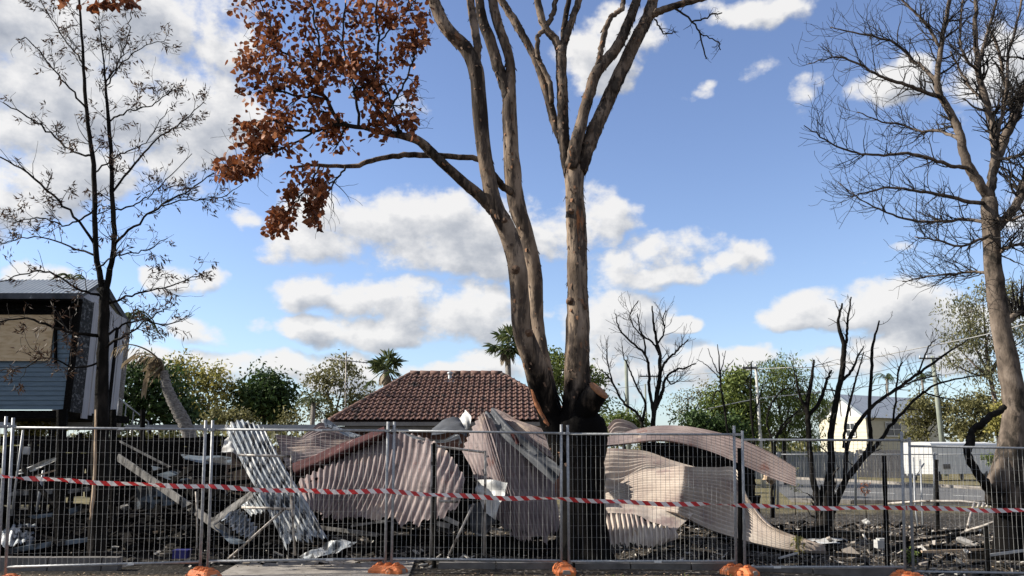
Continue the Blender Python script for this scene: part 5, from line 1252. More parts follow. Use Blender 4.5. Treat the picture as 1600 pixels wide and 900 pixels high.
burnt('burnt_sapling', 'arched pale dead stems beside the weeping tree', (1205, 690), 21, [[(1206, 690, 5), (1198, 660, 4), (1206, 630, 4), (1222, 610, 3), (1236, 606, 2)], [(1212, 690, 4), (1226, 660, 4), (1250, 640, 3), (1262, 625, 2)], [(1212, 690, 4), (1222, 672, 4), (1236, 655, 3)]], twig=(4, .35))
burnt('burnt_shrub', 'many stemmed charcoal black tree stump on the bare ground at right', (1290, 818), 17.2, [
    [(1288, 826, 44), (1290, 805, 36), (1292, 780, 30), (1296, 755, 22), (1299, 720, 15), (1298, 684, 14), (1305, 632, 13), (1314, 590, 12), (1319, 544, 10), (1310, 507, 7), (1316, 474, 4)],
    [(1319, 546, 7), (1323, 530, 6), (1324, 505, 5), (1330, 464, 3)],
    [(1284, 810, 24), (1276, 775, 16), (1270, 745, 13), (1264, 682, 12), (1262, 632, 10), (1268, 595, 8), (1272, 562, 4)],
    [(1264, 650, 8), (1282, 625, 8), (1290, 600, 6), (1299, 578, 4)], [(1262, 640, 7), (1250, 620, 6), (1244, 590, 4), (1238, 570, 2)],
    [(1294, 805, 22), (1308, 780, 15), (1321, 750, 13), (1346, 720, 11), (1360, 690, 9), (1358, 650, 8), (1361, 588, 7), (1364, 541, 6), (1374, 501, 3)],
    [(1320, 752, 10), (1322, 715, 9), (1326, 690, 9), (1345, 655, 8), (1375, 625, 7), (1402, 607, 7), (1433, 585, 6), (1464, 563, 5), (1514, 529, 2)],
    [(1346, 720, 10), (1372, 692, 9), (1392, 665, 7), (1415, 640, 6), (1440, 615, 5), (1476, 597, 4), (1539, 585, 2)],
    [(1318, 700, 7), (1322, 660, 6), (1330, 620, 5), (1338, 590, 4), (1350, 550, 2)], [(1310, 600, 7), (1330, 580, 6), (1340, 558, 4), (1350, 540, 2)],
    [(1395, 660, 5), (1400, 620, 4), (1404, 580, 4), (1410, 565, 2)], [(1280, 800, 14), (1284, 778, 9), (1283, 758, 3)], [(1296, 800, 14), (1300, 780, 9), (1303, 762, 3)],
    [(1440, 612, 4), (1465, 620, 3), (1500, 625, 2)], [(1415, 600, 4), (1440, 592, 3), (1470, 585, 2)], [(1435, 583, 4), (1450, 545, 3), (1462, 530, 2)]], twig=(6, .45), up=.25)
# ------------------------------------------------------------------ poles, wires, aerial
MT['polegreen'] = mat('weathered_green_pole', [(0.15, 0.17, 0.14), (0.24, 0.26, 0.22)], 4, .9, stretch=(2, 2, .4))
MT['polewhite'] = mat('pale_steel_pole', [(0.34, 0.34, 0.32), (0.46, 0.46, 0.43)], 4, .7)
def pole(label, px, py, Yd, wpx, mt, arm=None, arm_y=None):
    c = W(px, py, Yd); s = mpp(px, py, Yd)
    t = thing('power_pole', (c[0], Yd, -.15), label, 'pole')
    m = MB(); m.tube([(c[0], Yd, -.2), c], [wpx * s * .6, wpx * s * .42], 10); part('shaft', m, mt, t)
    if arm:
        a_, b_ = W(arm[0], arm_y or py + 3, Yd - .1), W(arm[1], arm_y or py + 3, Yd - .1)
        m = MB(); m.beam(a_, b_, .1, .1); ar = part('crossarm', m, 'greywood', t)
        for k in np.linspace(.05, .95, 4):
            q = a_ + (b_ - a_) * k; m = MB(); m.lathe(q + np.array([0, 0, .05]), [(.03, 0), (.05, .04), (.03, .08), (.045, .12), (.0, .15)], 8); part('insulator', m, 'whitetrim', ar)
    return t
pole('distant green power pole behind the bare burnt tree', 978, 562, 58, 6, 'polegreen', (1000, 1030), 588)
pole('white power pole with a crossarm among the green trees', 1181, 574, 37, 5, 'polewhite', (1160, 1182), 575)
pole('green timber power pole beside the cream house', 1457, 556, 52, 7, 'polegreen', (1436, 1472), 560)
pole('thin distant pole left of the bare burnt tree', 1008, 600, 64, 3, 'polegreen')
def wire(label, pts, r=.012):
    P = spline([W(*p) for p in pts], 24); m = MB(); m.tube(P, r, 4, smooth=True); single('overhead_wire', m, 'wire', label, 'wire')
wire('upper overhead wire crossing the sky to the right hand tree', [(1000, 592, 60), (1180, 577, 37), (1290, 572, 34), (1420, 547, 30), (1560, 518, 26), (1680, 480, 24)], .018)
wire('overhead wire sagging from the green pole to the right', [(1180, 580, 37), (1320, 590, 44), (1457, 560, 52), (1560, 545, 46), (1680, 540, 40)], .016)
wire('pale service wire sloping down across the green trees', [(1100, 640, 30), (1190, 622, 33), (1260, 615, 36), (1400, 598, 42), (1560, 572, 46), (1680, 556, 48)], .018)
wire('thin wire behind the bare burnt tree', [(940, 610, 56), (1020, 600, 57), (1100, 593, 54), (1180, 584, 37)], .014)
c = W(541, 640, 29); tp = W(541, 549, 29)
t = thing('tv_aerial', (c[0], 29, 2.2), 'television aerial on a rusty mast left of the tiled roof', 'aerial')
m = MB(); m.tube([(c[0], 29, 2.0), tp], .025, 6); part('mast', m, 'rustpole', t)
m = MB(); a_, b_ = W(512, 560, 29), W(574, 567, 28.6); m.tube([a_, b_], .018, 5)
for k in np.linspace(.05, .95, 11):
    q = a_ + (b_ - a_) * k; h_ = .55 - .2 * k; m.tube([q + np.array([.0, -h_, 0]), q + np.array([0, h_, 0])], .008, 4)
part('boom', m, 'galv', t)

# ------------------------------------------------------------------ collapsed roof sheets
def roof_sheet(label, grid, ncorr, material, name='roof_sheet', cat='roof sheet', **kw):
    return single(name, sheet(grid, ncorr, **kw), material, label, cat)
def T(rows, Ys):
    """rows of (px, py) with a depth for each row or each point"""
    out = []
    for r_, y_ in zip(rows, Ys):
        ys_ = y_ if isinstance(y_, (list, tuple)) else [y_] * len(r_)
        out.append([(p[0], p[1], k) for p, k in zip(r_, ys_)])
    return out
roof_sheet('tall grey corrugated sheet leaning against the wreckage left of centre',
           T([[(350, 667), (372, 657), (394, 661), (414, 671)], [(362, 690), (384, 686), (405, 688), (425, 692)], [(384, 735), (405, 735), (428, 735), (447, 733)], [(415, 790), (437, 790), (460, 790), (482, 788)], [(446, 858), (468, 846), (490, 843), (511, 840)]],
             [[12.75, 12.7, 12.7, 12.7], 12.4, 12.0, 11.65, 11.3]), 8, 'iron_grey', amp=.024, nv=44, ragged=.06, dents=.016, seed=3)
roof_sheet('torn white sheet edge hanging behind the tall leaning sheet', T([[(352, 684), (368, 688)], [(346, 704), (380, 716)]], [12.9, 12.6]), 1, 'iron_white', amp=.02, nv=10, dents=.04, seed=4)
roof_sheet('curled silver scrap at the foot of the tall leaning sheet', T([[(462, 868), (500, 853), (516, 843)], [(478, 873), (520, 862), (557, 844)]], [11.2, 11.05]), 2, 'iron_grey', amp=.02, nv=10, ragged=.05, dents=.05, seed=5)
roof_sheet('small silver corrugated sheet with short ribs lying at lower left', T([[(366, 791), (385, 806), (403, 827)], [(346, 813), (368, 829), (389, 843)]], [12.0, 11.5]), 7, 'iron_grey', amp=.022, nv=10, dents=.02, seed=6)
roof_sheet('dark corrugated offcut tucked under the tall leaning sheet', T([[(371, 785), (392, 771), (404, 770)], [(392, 806), (410, 800), (424, 796)]], [12.2, 11.9]), 5, 'iron_grey', amp=.02, nv=10, dents=.02, seed=7)
roof_sheet('bent grey flashing strip above the small silver sheet', T([[(327, 813), (360, 790), (393, 766)], [(336, 821), (366, 798), (396, 776)]], [11.9, 11.8]), 0, 'greywood', nv=6, dents=.01, seed=8)
roof_sheet('dull blue grey panel under the small silver sheet', T([[(332, 820), (352, 834)], [(360, 850), (388, 848)]], [11.8, 11.4]), 0, 'bluewood', nv=6, dents=.02, seed=9)
roof_sheet('pinkish sheet with level ribs behind the red ridge capping', T([[(430, 682), (436, 699), (443, 717), (451, 736)], [(470, 683), (472, 698), (476, 712), (480, 728)], [(505, 690), (505, 699), (508, 708), (511, 718)], [(552, 691), (550, 697), (547, 702), (545, 708)]], [[15.9, 15.6, 15.2, 14.9]] * 4), 10, 'iron', amp=.032, nv=30, dents=.05, seed=10)
roof_sheet('peaked pink sheet rising behind the level ribbed sheet', T([[(474, 684), (476, 690)], [(491, 671), (495, 689)], [(503, 661), (508, 690)], [(532, 675), (536, 693)], [(574, 686), (576, 695)]], [[16.4, 16.0]] * 5), 5, 'iron', amp=.032, nv=26, dents=.04, seed=11)
roof_sheet('blue grey curled strip draped over the peaked pink sheet', T([[(500, 656), (512, 669)], [(515, 659), (525, 675)], [(542, 675), (543, 683)], [(574, 683), (574, 687)]], [[15.9, 15.7]] * 4), 2, 'iron_grey', amp=.02, nv=20, dents=.03, seed=12)
roof_sheet('long dark red ridge capping sloping up to the right', T([[(454, 726), (460, 739), (467, 752)], [(524, 697), (530, 708), (536, 717)], [(600, 667), (602, 675), (605, 684)]], [[13.9, 13.45, 13.75]] * 3), 0, 'redcap', name='ridge_capping', cat='ridge capping', nv=20, dents=.012, per=7, seed=13)
roof_sheet('wide mauve corrugated roof section facing the street left of the gum',
           T([[(466, 752), (510, 728), (556, 706), (602, 684), (640, 679), (690, 697), (727, 744)], [(472, 770), (505, 760), (545, 752), (590, 744), (630, 740), (676, 742), (722, 766)], [(480, 792), (494, 801), (520, 807), (560, 810), (604, 813), (650, 816), (708, 797)]],
             [[13.3, 13.5, 13.7, 13.85, 13.6, 13.0, 12.2], [12.55, 12.78, 12.98, 13.08, 12.88, 12.38, 11.85], [12.0, 12.2, 12.42, 12.52, 12.38, 12.08, 11.7]]), 27, 'iron', amp=.027, nv=40, ragged=.05, dents=.05, seed=14)
roof_sheet('black domed scrap of metal behind the mauve section', T([[(676, 671), (686, 663), (700, 654), (716, 651), (726, 660)], [(674, 680), (688, 678), (704, 676), (718, 677), (730, 680)]], [[15.2, 15.1, 15.1, 15.0, 15.1], 14.3]), 0, 'iron_dark', nv=12, dents=.05, seed=15)
roof_sheet('upright folded white plate beside the central peak', T([[(718, 654), (727, 640)], [(724, 664), (736, 652)], [(728, 672), (733, 670)]], [14.7, 14.5, 14.5]), 0, 'iron_white', nv=10, dents=.03, seed=16)
roof_sheet('twisted white and pink strip sagging below the top rail', T([[(614, 667), (616, 670)], [(648, 681), (648, 685)], [(688, 687), (689, 692)], [(714, 678), (716, 686)], [(722, 692), (716, 696)]], [13.3] * 5), 1, 'iron_white', amp=.01, nv=26, dents=.05, seed=17)
roof_sheet('central mauve corrugated roof section rising to a torn peak',
           T([[(721, 706), (735, 676), (750, 649), (760, 648), (792, 683), (830, 718), (868, 754)], [(736, 732), (758, 742), (779, 746), (791, 748), (816, 762), (846, 776), (872, 792)], [(751, 757), (780, 814), (802, 838), (818, 846), (838, 842), (858, 836), (877, 832)]],
             [[14.35, 14.05, 13.75, 13.72, 13.8, 13.9, 14.0], [13.65, 13.25, 12.9, 12.85, 12.95, 13.1, 13.25], [13.15, 12.75, 12.35, 12.28, 12.36, 12.5, 12.65]]), 21, 'iron', amp=.025, nv=48, ragged=.06, dents=.03, seed=18)
roof_sheet('dark blue grey toothed flashing crossing the central section', T([[(757, 645), (771, 638)], [(784, 680), (801, 668)], [(812, 706), (830, 692)], [(840, 731), (856, 713)], [(866, 757), (879, 730)]], [[14.15, 14.15], [13.35, 13.4], [13.15, 13.2], [12.9, 13.0], [12.7, 12.85]]), 2, 'iron_dark', amp=.02, nv=44, dents=.07, seed=19)
roof_sheet('torn red flap on the toothed flashing', T([[(796, 677), (806, 679)], [(806, 694), (815, 698)]], [13.1, 13.05]), 0, 'redcap', nv=6, dents=.02, seed=20)
roof_sheet('striped roof slope running down behind the left gum trunk', T([[(772, 641), (775, 648)], [(800, 651), (818, 686)], [(846, 674), (858, 714)], [(888, 694), (894, 733)]], [[14.6, 14.35], [14.3, 13.6], [14.1, 13.3], [14.0, 13.1]]), 9, 'iron', amp=.032, nv=34, dents=.04, seed=21)
roof_sheet('bright white crumpled sheet hanging left of the central section', T([[(734, 752), (760, 749), (791, 753)], [(746, 775), (763, 776), (784, 776)], [(758, 800), (766, 806), (774, 813)]], [[12.5, 12.3, 12.1], [12.4, 12.2, 12.05], 12.1]), 2, 'iron_white', amp=.02, nv=16, dents=.06, seed=22)
roof_sheet('bluish black curved plate below the bright white sheet', T([[(732, 790), (751, 785), (770, 800)], [(734, 815), (752, 812), (773, 815)], [(735, 833), (752, 836), (767, 832)]], [12.4, 12.25, 12.3]), 1, 'iron_dark', amp=.03, nv=14, dents=.05, seed=23)
roof_sheet('small pale folded sheet end just right of the blackened trunk', T([[(950, 669), (955, 692)], [(962, 656), (968, 690)], [(988, 664), (990, 684)], [(1002, 678), (1002, 686)]], [[16.4, 16.0]] * 4), 5, 'iron_pale', amp=.03, nv=20, dents=.05, seed=24)
roof_sheet('long curved roof sheet arching over the right hand pile', T([[(932, 687), (932, 698)], [(965, 680), (965, 696)], [(991, 674), (991, 692)], [(1032, 667), (1030, 688)], [(1073, 668), (1066, 693)], [(1110, 674), (1104, 704)], [(1150, 684), (1150, 723)], [(1203, 707), (1203, 746)], [(1243, 731), (1243, 760)]],
           [[15.7, 15.2], [15.6, 15.0], [15.5, 14.8], [15.3, 14.6], [15.0, 14.5], [14.7, 14.4], [14.3, 14.1], [13.9, 13.8], [13.6, 13.5]]), 8, 'iron', amp=.022, nv=60, dents=.03, seed=25)
roof_sheet('rippled sheet under the long curved sheet beside the black trunk', T([[(934, 702), (934, 735), (934, 792)], [(970, 706), (970, 732), (970, 784)], [(1010, 708), (1010, 724), (1005, 752)], [(1050, 722), (1045, 731), (1036, 742)], [(1086, 731), (1080, 735), (1070, 739)]],
           [[15.0, 14.4, 13.9], [14.9, 14.4, 13.9], [14.8, 14.4, 14.0], [14.6, 14.3, 14.0], [14.4, 14.2, 14.0]]), 10, 'iron_pale', amp=.036, nv=40, dents=.05, seed=26)
roof_sheet('large domed cream and mauve sheet spilling down to the right',
           T([[(942, 773), (942, 779), (942, 789)], [(972, 752), (972, 772), (972, 791)], [(1001, 738), (1001, 766), (1001, 794)], [(1040, 733), (1038, 765), (1032, 799)], [(1066, 730), (1062, 767), (1056, 803)], [(1078, 731), (1074, 769), (1067, 808)], [(1118, 732), (1115, 776), (1106, 828)], [(1149, 734), (1151, 790), (1150, 844)], [(1168, 776), (1180, 813), (1190, 853)], [(1211, 825), (1225, 841), (1235, 861)], [(1286, 854), (1289, 858), (1291, 862)]],
             [[14.3, 14.0, 13.7], [14.2, 13.8, 13.4], [14.0, 13.5, 13.05], [13.7, 13.1, 12.65], [13.4, 12.8, 12.35], [13.42, 12.85, 12.37], [13.75, 13.1, 12.5], [13.9, 13.3, 12.6], [13.35, 12.95, 12.45], [12.65, 12.5, 12.3], [12.25, 12.2, 12.15]]), 16, 'iron_pale', amp=.030, nv=70, dents=.04, seed=27)
roof_sheet('pale flat screw marked sheet at the front of the right hand pile', T([[(938, 784), (1000, 790), (1083, 803)], [(940, 792), (998, 799), (1070, 816)], [(943, 800), (994, 807), (1056, 829)]], [[12.9, 12.75, 12.5], [12.8, 12.6, 12.35], [12.7, 12.5, 12.2]]), 3, 'iron_pale', amp=.006, nv=16, dents=.03, seed=28)
roof_sheet('cream ribbed sheet end curling to the ground beside the black trunk', T([[(942, 800), (970, 802), (994, 806), (1025, 818), (1057, 829)], [(947, 824), (974, 828), (1000, 833), (1030, 839), (1059, 836)], [(951, 845), (975, 849), (1001, 852), (1028, 853), (1046, 846)]], [[12.75, 12.6, 12.5, 12.35, 12.2], [12.4, 12.3, 12.2, 12.1, 12.05], [12.2, 12.1, 12.05, 12.0, 12.0]]), 13, 'iron_pale', amp=.03, nv=22, ragged=.04, dents=.03, seed=29)
roof_sheet('crumpled white corrugated scrap on the ground at the far left', T([[(-8, 830), (15, 824), (38, 818), (60, 822)], [(-14, 856), (8, 855), (32, 850), (52, 852)]], [[12.5, 12.4, 12.7, 12.9], [11.9, 11.8, 12.0, 12.2]]), 6, 'iron_grey', amp=.024, nv=12, ragged=.05, dents=.04, seed=30)
roof_sheet('buckled pale metal strip low behind the left fence panel', T([[(26, 736), (28, 741)], [(50, 728), (54, 736)], [(70, 719), (72, 727)], [(98, 712), (98, 716)]], [13.2, 13.1, 13.0, 12.9]), 1, 'iron_white', amp=.02, nv=18, dents=.05, seed=31)
roof_sheet('blue grey wall panel standing in the burnt debris at left', T([[(213, 760), (240, 760), (268, 776), (297, 797)], [(213, 808), (240, 810), (268, 811), (297, 813)]], [13.6, 13.5]), 5, 'bluewood', name='wall_sheeting', cat='panel', amp=.012, nv=8, dents=.02, seed=32)
roof_sheet('dull grey board lying across the burnt debris behind the palm', T([[(236, 728), (268, 735), (300, 746)], [(244, 742), (270, 750), (300, 757)]], [14.2, 14.0]), 0, 'bluewood', name='wall_sheeting', cat='panel', nv=6, dents=.02, seed=33)
roof_sheet('wide blue grey sheet low behind the tall leaning sheet', T([[(282, 710), (320, 712), (362, 714)], [(290, 718), (320, 724), (362, 727)]], [14.6, 14.3]), 0, 'bluewood', name='wall_sheeting', cat='panel', nv=6, dents=.03, seed=34)
roof_sheet('pale flat sheet lying on the burnt ground beside the black stump', T([[(1262, 842), (1290, 840), (1318, 842)], [(1258, 849), (1288, 850), (1312, 849)]], [14.6, 13.6]), 0, 'iron_white', nv=6, dents=.015, seed=35)

# ------------------------------------------------------------------ burnt frames and timbers
def charred_frame(label, pxs, ytop, Yd, boards, seed, jit=10):
    """wall remains, also black filler for dark gaps: studs and boards"""
    r = np.random.default_rng(seed)
    q = W(np.mean(pxs), 720, Yd); t = thing('charred_studwork', (q[0], Yd, float(uneven(q[0], Yd))), label, 'wall frame')
    for x in pxs:
        a_ = W(x, ytop + r.uniform(-jit, jit), Yd); g_ = float(uneven(a_[0], Yd)) - .1
        m = MB(); m.beam((a_[0] + r.normal() * .05, Yd, g_), a_, .10, .08, rag=.2); part('stud', m, 'char_grain', t)
    for (x0, y0, x1, y1) in boards:
        m = MB(); m.beam(W(x0, y0, Yd - .07), W(x1, y1, Yd - .06), .03, .19, rag=.25); part('board', m, 'char_grain', t)
    return t
bl = []
r0 = np.random.default_rng(3)
for y in np.arange(690, 822, 11.5):
    x = -10 + r0.uniform(-20, 20)
    while x < 345:
        L = r0.uniform(60, 150)
        if r0.random() < .86: bl.append((x, y + r0.uniform(-3, 3), min(x + L, 352), y + r0.uniform(-4, 4)))
        x += L + 2
charred_frame('blackened wall frame with boards behind the left fence panels', [-5, 40, 82, 124, 166, 205, 244, 285, 325, 350], 680, 15.4, bl, 5)
charred_frame('black frame added for the darkness under the right hand curved sheet', [1040, 1075, 1108, 1140, 1168], 694, 16.4, [(1000 + r0.uniform(-20, 10), y, 1175 + r0.uniform(-5, 15), y + r0.uniform(-3, 3)) for y in np.arange(698, 830, 10.5)], 6, jit=4)  # added black boards give the dark inside the pile
charred_frame('black frame added to fill the dark gap under the mauve sections', [480, 540, 600, 660, 720, 770, 830], 700, 15.8, [(440 + r0.uniform(-10, 30), y, 860 + r0.uniform(-25, 15), y + r0.uniform(-4, 4)) for y in np.arange(706, 836, 10.5)], 7, jit=4)  # added black boards stand in for the shade behind the roof sections
def plank(label, x0, y0, x1, y1, Ya, Yb, wpx, material, name='plank', cat='plank', th=.03, rag=.12):
    a_, b_ = W(x0, y0, Ya), W(x1, y1, Yb); w_ = wpx * mpp(x0, y0, (Ya + Yb) / 2)
    m = MB(); m.beam(a_, b_, th, w_, rag=rag); return single(name, m, material, label, cat)
plank('long grey diagonal plank sloping down through the burnt left frame', 184, 714, 360, 836, 14.0, 12.0, 12, 'greywood')
plank('blue grey long board on the ground behind the left fence corner', 14, 861, 80, 850, 11.5, 11.7, 8, 'bluewood')
plank('blue grey board end left of the slender tree foot', 90, 850, 139, 843, 11.7, 11.8, 7, 'bluewood')
plank('short faded blue board stacked above the white scrap', 44, 809, 82, 804, 13.2, 13.2, 6, 'bluewood')
plank('thin pale timber strip low in the burnt left frame', 228, 834, 276, 827, 12.6, 12.6, 3.5, 'palewood')
plank('splintered grey timber by the foot of the palm', 272, 832, 302, 817, 12.6, 12.8, 6, 'greywood')
plank('level grey board in the far left frame', 16, 771, 82, 768, 14.8, 14.8, 8, 'greywood')
plank('level grey board behind the slender tree', 106, 768, 140, 764, 14.8, 14.8, 7, 'greywood')
plank('small grey slatted board right of the first black post', 108, 800, 128, 793, 14.0, 14.0, 9, 'bluewood')
plank('thin pale batten sloping up at far left above the tape', 55, 744, 86, 735, 13.0, 13.0, 2.5, 'palewood')
plank('charred roof batten leaning from the left post to the palm', 188, 690, 300, 748, 14.4, 14.0, 3, 'greywood')
plank('upper white plank poking out below the mauve roof section', 684, 804, 716, 819, 12.2, 12.4, 7, 'whitewood')
plank('lower white plank poking out below the mauve roof section', 683, 818, 702, 822, 12.3, 12.5, 8, 'whitewood')
plank('pale timber lying under the central roof section', 764, 826, 815, 830, 12.4, 12.4, 3.5, 'greywood')
plank('grey board under the left roof section', 500, 824, 590, 836, 12.6, 12.2, 6, 'greywood')
plank('thin pale strip beneath the left end of the mauve section', 548, 822, 602, 814, 12.1, 12.0, 3.5, 'greywood')
plank('blackened beam lying across the front of the dark gap', 640, 836, 770, 842, 12.4, 12.6, 9, 'char_grain')
plank('slim pale rod on the ash right of the big domed sheet', 1218, 872, 1246, 864, 11.6, 12.0, 2.5, 'whitewood')
plank('long scorched pole lying level on the ground at right', 1440, 862, 1560, 858, 12.6, 12.8, 3.5, 'palewood')
plank('burnt fallen bough on the ground at right centre', 1400, 850, 1530, 832, 13.4, 14.0, 4, 'char_grain')
plank('grey stick leaning on ash near the right corner', 1492, 872, 1506, 882, 11.6, 11.2, 3, 'greywood')
plank('fallen charred beam in front of the black stump', 1150, 838, 1260, 832, 14.0, 14.6, 6, 'char_grain')
plank('long dark strip of timber in front of the far right trunk', 1540, 868, 1600, 860, 11.5, 11.6, 4, 'whitewood')
def post(label, x, y0, y1, Yd, wpx, material, lean=0, name='charred_post', cat='post'):
    a_ = W(x + lean, y0, Yd); b_ = W(x, y1, Yd); w_ = wpx * mpp(x, y1, Yd)
    g_ = min(b_[2], float(uneven(b_[0], Yd)) - .05)
    m = MB(); n_ = 9; P = [np.array([b_[0] + (a_[0] - b_[0]) * k / (n_-1), Yd, g_ + (a_[2] - g_) * k / (n_-1)]) for k in range(n_)]
    m.tube(P, w_ / 2 * (1 + .1 * rng.standard_normal(n_)), 8, noise=.08, smooth=False)
    return single(name, m, material, label, cat)
post('thick charred post at far left below the house corner', 96, 640, 862, 12.2, 14, 'char')
post('thin charred post beside the thick one at far left', 52, 690, 820, 13.6, 9, 'char')
post('charred upright behind the slender tree', 223, 640, 800, 14.4, 8, 'char')
post('charred stake beside the slender tree trunk', 177, 640, 850, 12.8, 10, 'char')
post('charred fence post below the mauve roof section edge', 679, 692, 868, 11.4, 7, 'char')
post('charred post between the two steel posts right of centre', 1156, 700, 884, 11.5, 7, 'char')
post('charred fence post with cracked bark at right', 1386, 712, 884, 11.7, 7, 'char', lean=-5)
post('charred post in front of the caravan', 1463, 718, 812, 18.0, 6, 'char')
post('short charred stake at the right corner', 1541, 822, 888, 11.4, 8, 'char')
post('burnt thin upright left of the big trunk', 896, 700, 868, 11.2, 4, 'char')
# old gate and fence tubes
def tubes(name, label, cat, segs, material, r=.018):
    pts = np.array([W(*p) for s_ in segs for p in s_[1]])
    t = thing(name, (pts[:, 0].mean(), pts[:, 1].mean(), float(gz(pts[:, 0].mean(), 0))), label, cat)
    for nm, ps in segs:
        m = MB(); m.tube([W(*p) for p in ps], r, 8); part(nm, m, material, t)
    return t
tubes('steel_gate', 'bent steel gate frame in front of the tall leaning sheet', 'gate', [('post', [(455, 712, 11.35), (456, 790, 11.35), (461, 868, 11.35)]), ('rail', [(372, 711, 11.45), (455, 713, 11.35)]), ('rail', [(378, 793, 11.45), (457, 795, 11.35)]), ('brace', [(357, 873, 11.45), (446, 794, 11.35)])], 'rustpole')
tubes('steel_gate', 'scorched steel gate frame in front of the bright white sheet', 'gate', [('post', [(758, 704, 11.45), (758, 790, 11.45), (756, 868, 11.45)]), ('rail', [(678, 697, 11.55), (720, 702, 11.55), (759, 707, 11.45)]), ('rail', [(686, 783, 11.55), (716, 784, 11.55)]), ('brace', [(701, 868, 11.45), (740, 787, 11.45)])], 'rustpole')
tubes('steel_stake', 'pale steel tube fixed beside the charred fence post', 'stake', [('tube', [(675, 694, 11.55), (674, 870, 11.55)])], 'rustpole')
tubes('steel_stake', 'pale steel stake low behind the left fence joint', 'stake', [('tube', [(306, 768, 12.0), (308, 800, 12.0), (308, 872, 11.9)])], 'rustpole', .014)
tubes('leaning_tube', 'thin galvanised tube leaning at the far left edge', 'tube', [('tube', [(18, 806, 12.4), (36, 672, 12.4)])], 'galv', .016)
tubes('leaning_tube', 'second galvanised tube leaning behind far left panel', 'tube', [('tube', [(57, 800, 13.2), (68, 735, 13.2)])], 'galv', .022)
tubes('fallen_steelwork', 'buckled steel frame lying in the ash at right', 'frame', [('rail', [(1386, 787, 15.5), (1440, 783, 15.0), (1500, 783, 14.6), (1566, 790, 14.2)]), ('post', [(1511, 828, 13.6), (1516, 806, 14.0), (1523, 784, 14.5)]), ('rail', [(1508, 830, 13.6), (1536, 822, 13.4), (1568, 810, 13.3)]), ('rail', [(1523, 786, 14.5), (1545, 788, 14.3), (1566, 800, 13.8)])] + [('bar', [(1530 + k * 7, 786, 14.4), (1528 + k * 7, 792, 14.2)]) for k in range(5)], 'rustpole', .022)
tubes('site_stand', 'pale steel stand between right fence panels and the street', 'stand', [('post', [(1427, 715, 19), (1430, 790, 18.8), (1434, 822, 18.6)]), ('post', [(1438, 718, 19), (1442, 820, 18.6)]), ('rail', [(1428, 742, 19), (1440, 742, 19)]), ('brace', [(1430, 745, 19), (1444, 724, 19)])], 'galv', .02)

# ------------------------------------------------------------------ odds and ends in the ash
m = MB(); q = W(284, 866, 11.5); m.box((q[0], 11.5, q[2]), (.2, .16, .10)); m.box((q[0], 11.5, q[2] + .055), (.22, .18, .02))
single('plastic_tub', m, mat('dark_blue_plastic', [(0.012, 0.012, 0.10), (0.03, 0.03, 0.16)], 5, .4), 'small dark blue plastic tub on the ash at left', 'tub')
m = MB(); q = W(1376, 850, 12.6); m.box((q[0], 12.6, q[2]), (.16, .14, .12)); m.box((q[0] + .02, 12.6, q[2] + .07), (.12, .12, .03))
single('white_block', m, 'whitewood', 'small white block beside the cracked charred post', 'block')
m = MB(); q = W(43, 704, 14.6); m.box((q[0], 14.6, q[2]), (.11, .08, .14)); m.box((q[0], 14.55, q[2] + .0), (.09, .02, .11))
single('meter_box', m, 'whitewood', 'small pale meter box on the burnt frame at far left', 'box')
for (x, y, Yd, s_, lab) in ((1355, 816, 16.8, .16, 'pale round stone beside the black stump'), (162, 778, 13.5, .14, 'brown cardboard scrap caught in the burnt left frame'), (196, 792, 13.2, .14, 'crumpled grey scrap in the middle of the left frame'), (1203, 747, 16.5, .30, 'brown twisted metal lump under the end of the curved sheet'), (1510, 862, 12.4, .08, 'small white scrap on the ash near the far right trunk')):
    c = W(x, y, Yd); m = MB(); rr_ = np.random.default_rng(int(x))
    V_ = []; 
    for i in range(6):
        for j in range(9):
            th, ph = math.pi * i / 5, 2 * math.pi * j / 9; k = s_ * .5 * (1 + .3 * rr_.standard_normal())
            V_.append(c + np.array([math.sin(th) * math.cos(ph), math.sin(th) * math.sin(ph), math.cos(th) * .7]) * k)
    m.add(V_, [(i*9 + j, i*9 + (j+1) % 9, (i+1)*9 + (j+1) % 9, (i+1)*9 + j) for i in range(5) for j in range(9)])
    single('debris_scrap', m, 'whitewood' if ('white' in lab or 'pale' in lab) else ('palewood' if 'brown' in lab else 'greywood'), lab, 'scrap')
# rubble nobody could count
def scatter(n, xr, yr, size, rg, heap=0.0, flat=.35, conc=None):
    m = MB()
    x = rg.uniform(*xr, n); y = rg.uniform(*yr, n)
    z = uneven(x, y)
    for i in range(n):
        s = size * rg.lognormal(0, .55)
        L_, w_, h_ = s * rg.uniform(.7, 3.2), s * rg.uniform(.3, 1), s * flat * rg.uniform(.3, 1.2)
        rot = Matrix.Rotation(rg.uniform(0, 6.28), 3, 'Z') @ Matrix.Rotation(rg.normal() * .35, 3, 'Y') @ Matrix.Rotation(rg.normal() * .3, 3, 'X')
        m.box((x[i], y[i], z[i] + h_ * .4 + heap * rg.random() ** 2), (L_, w_, h_), rot)
    return m
rg = np.random.default_rng(91)
def tangle(m, n_, xr, yr, hz_, rb_):
    for k in range(n_):
        x, y = rb_.uniform(*xr), rb_.uniform(*yr); L_ = rb_.uniform(.5, 1.9); a_ = rb_.uniform(0, 3.14); e_ = rb_.normal() * .35 * (1 if hz_ > .5 else .15)
        d_ = np.array([math.cos(a_) * math.cos(e_), math.sin(a_) * math.cos(e_) * .6, math.sin(e_)]) * L_ / 2
        c_ = np.array([x, y, float(uneven(x, y)) + .05 + abs(d_[2]) * .9 + hz_ * rb_.random() ** 1.6])
        m.beam(c_ - d_, c_ + d_, rb_.uniform(.03, .07), rb_.uniform(.05, .12), rag=.3)
    return m
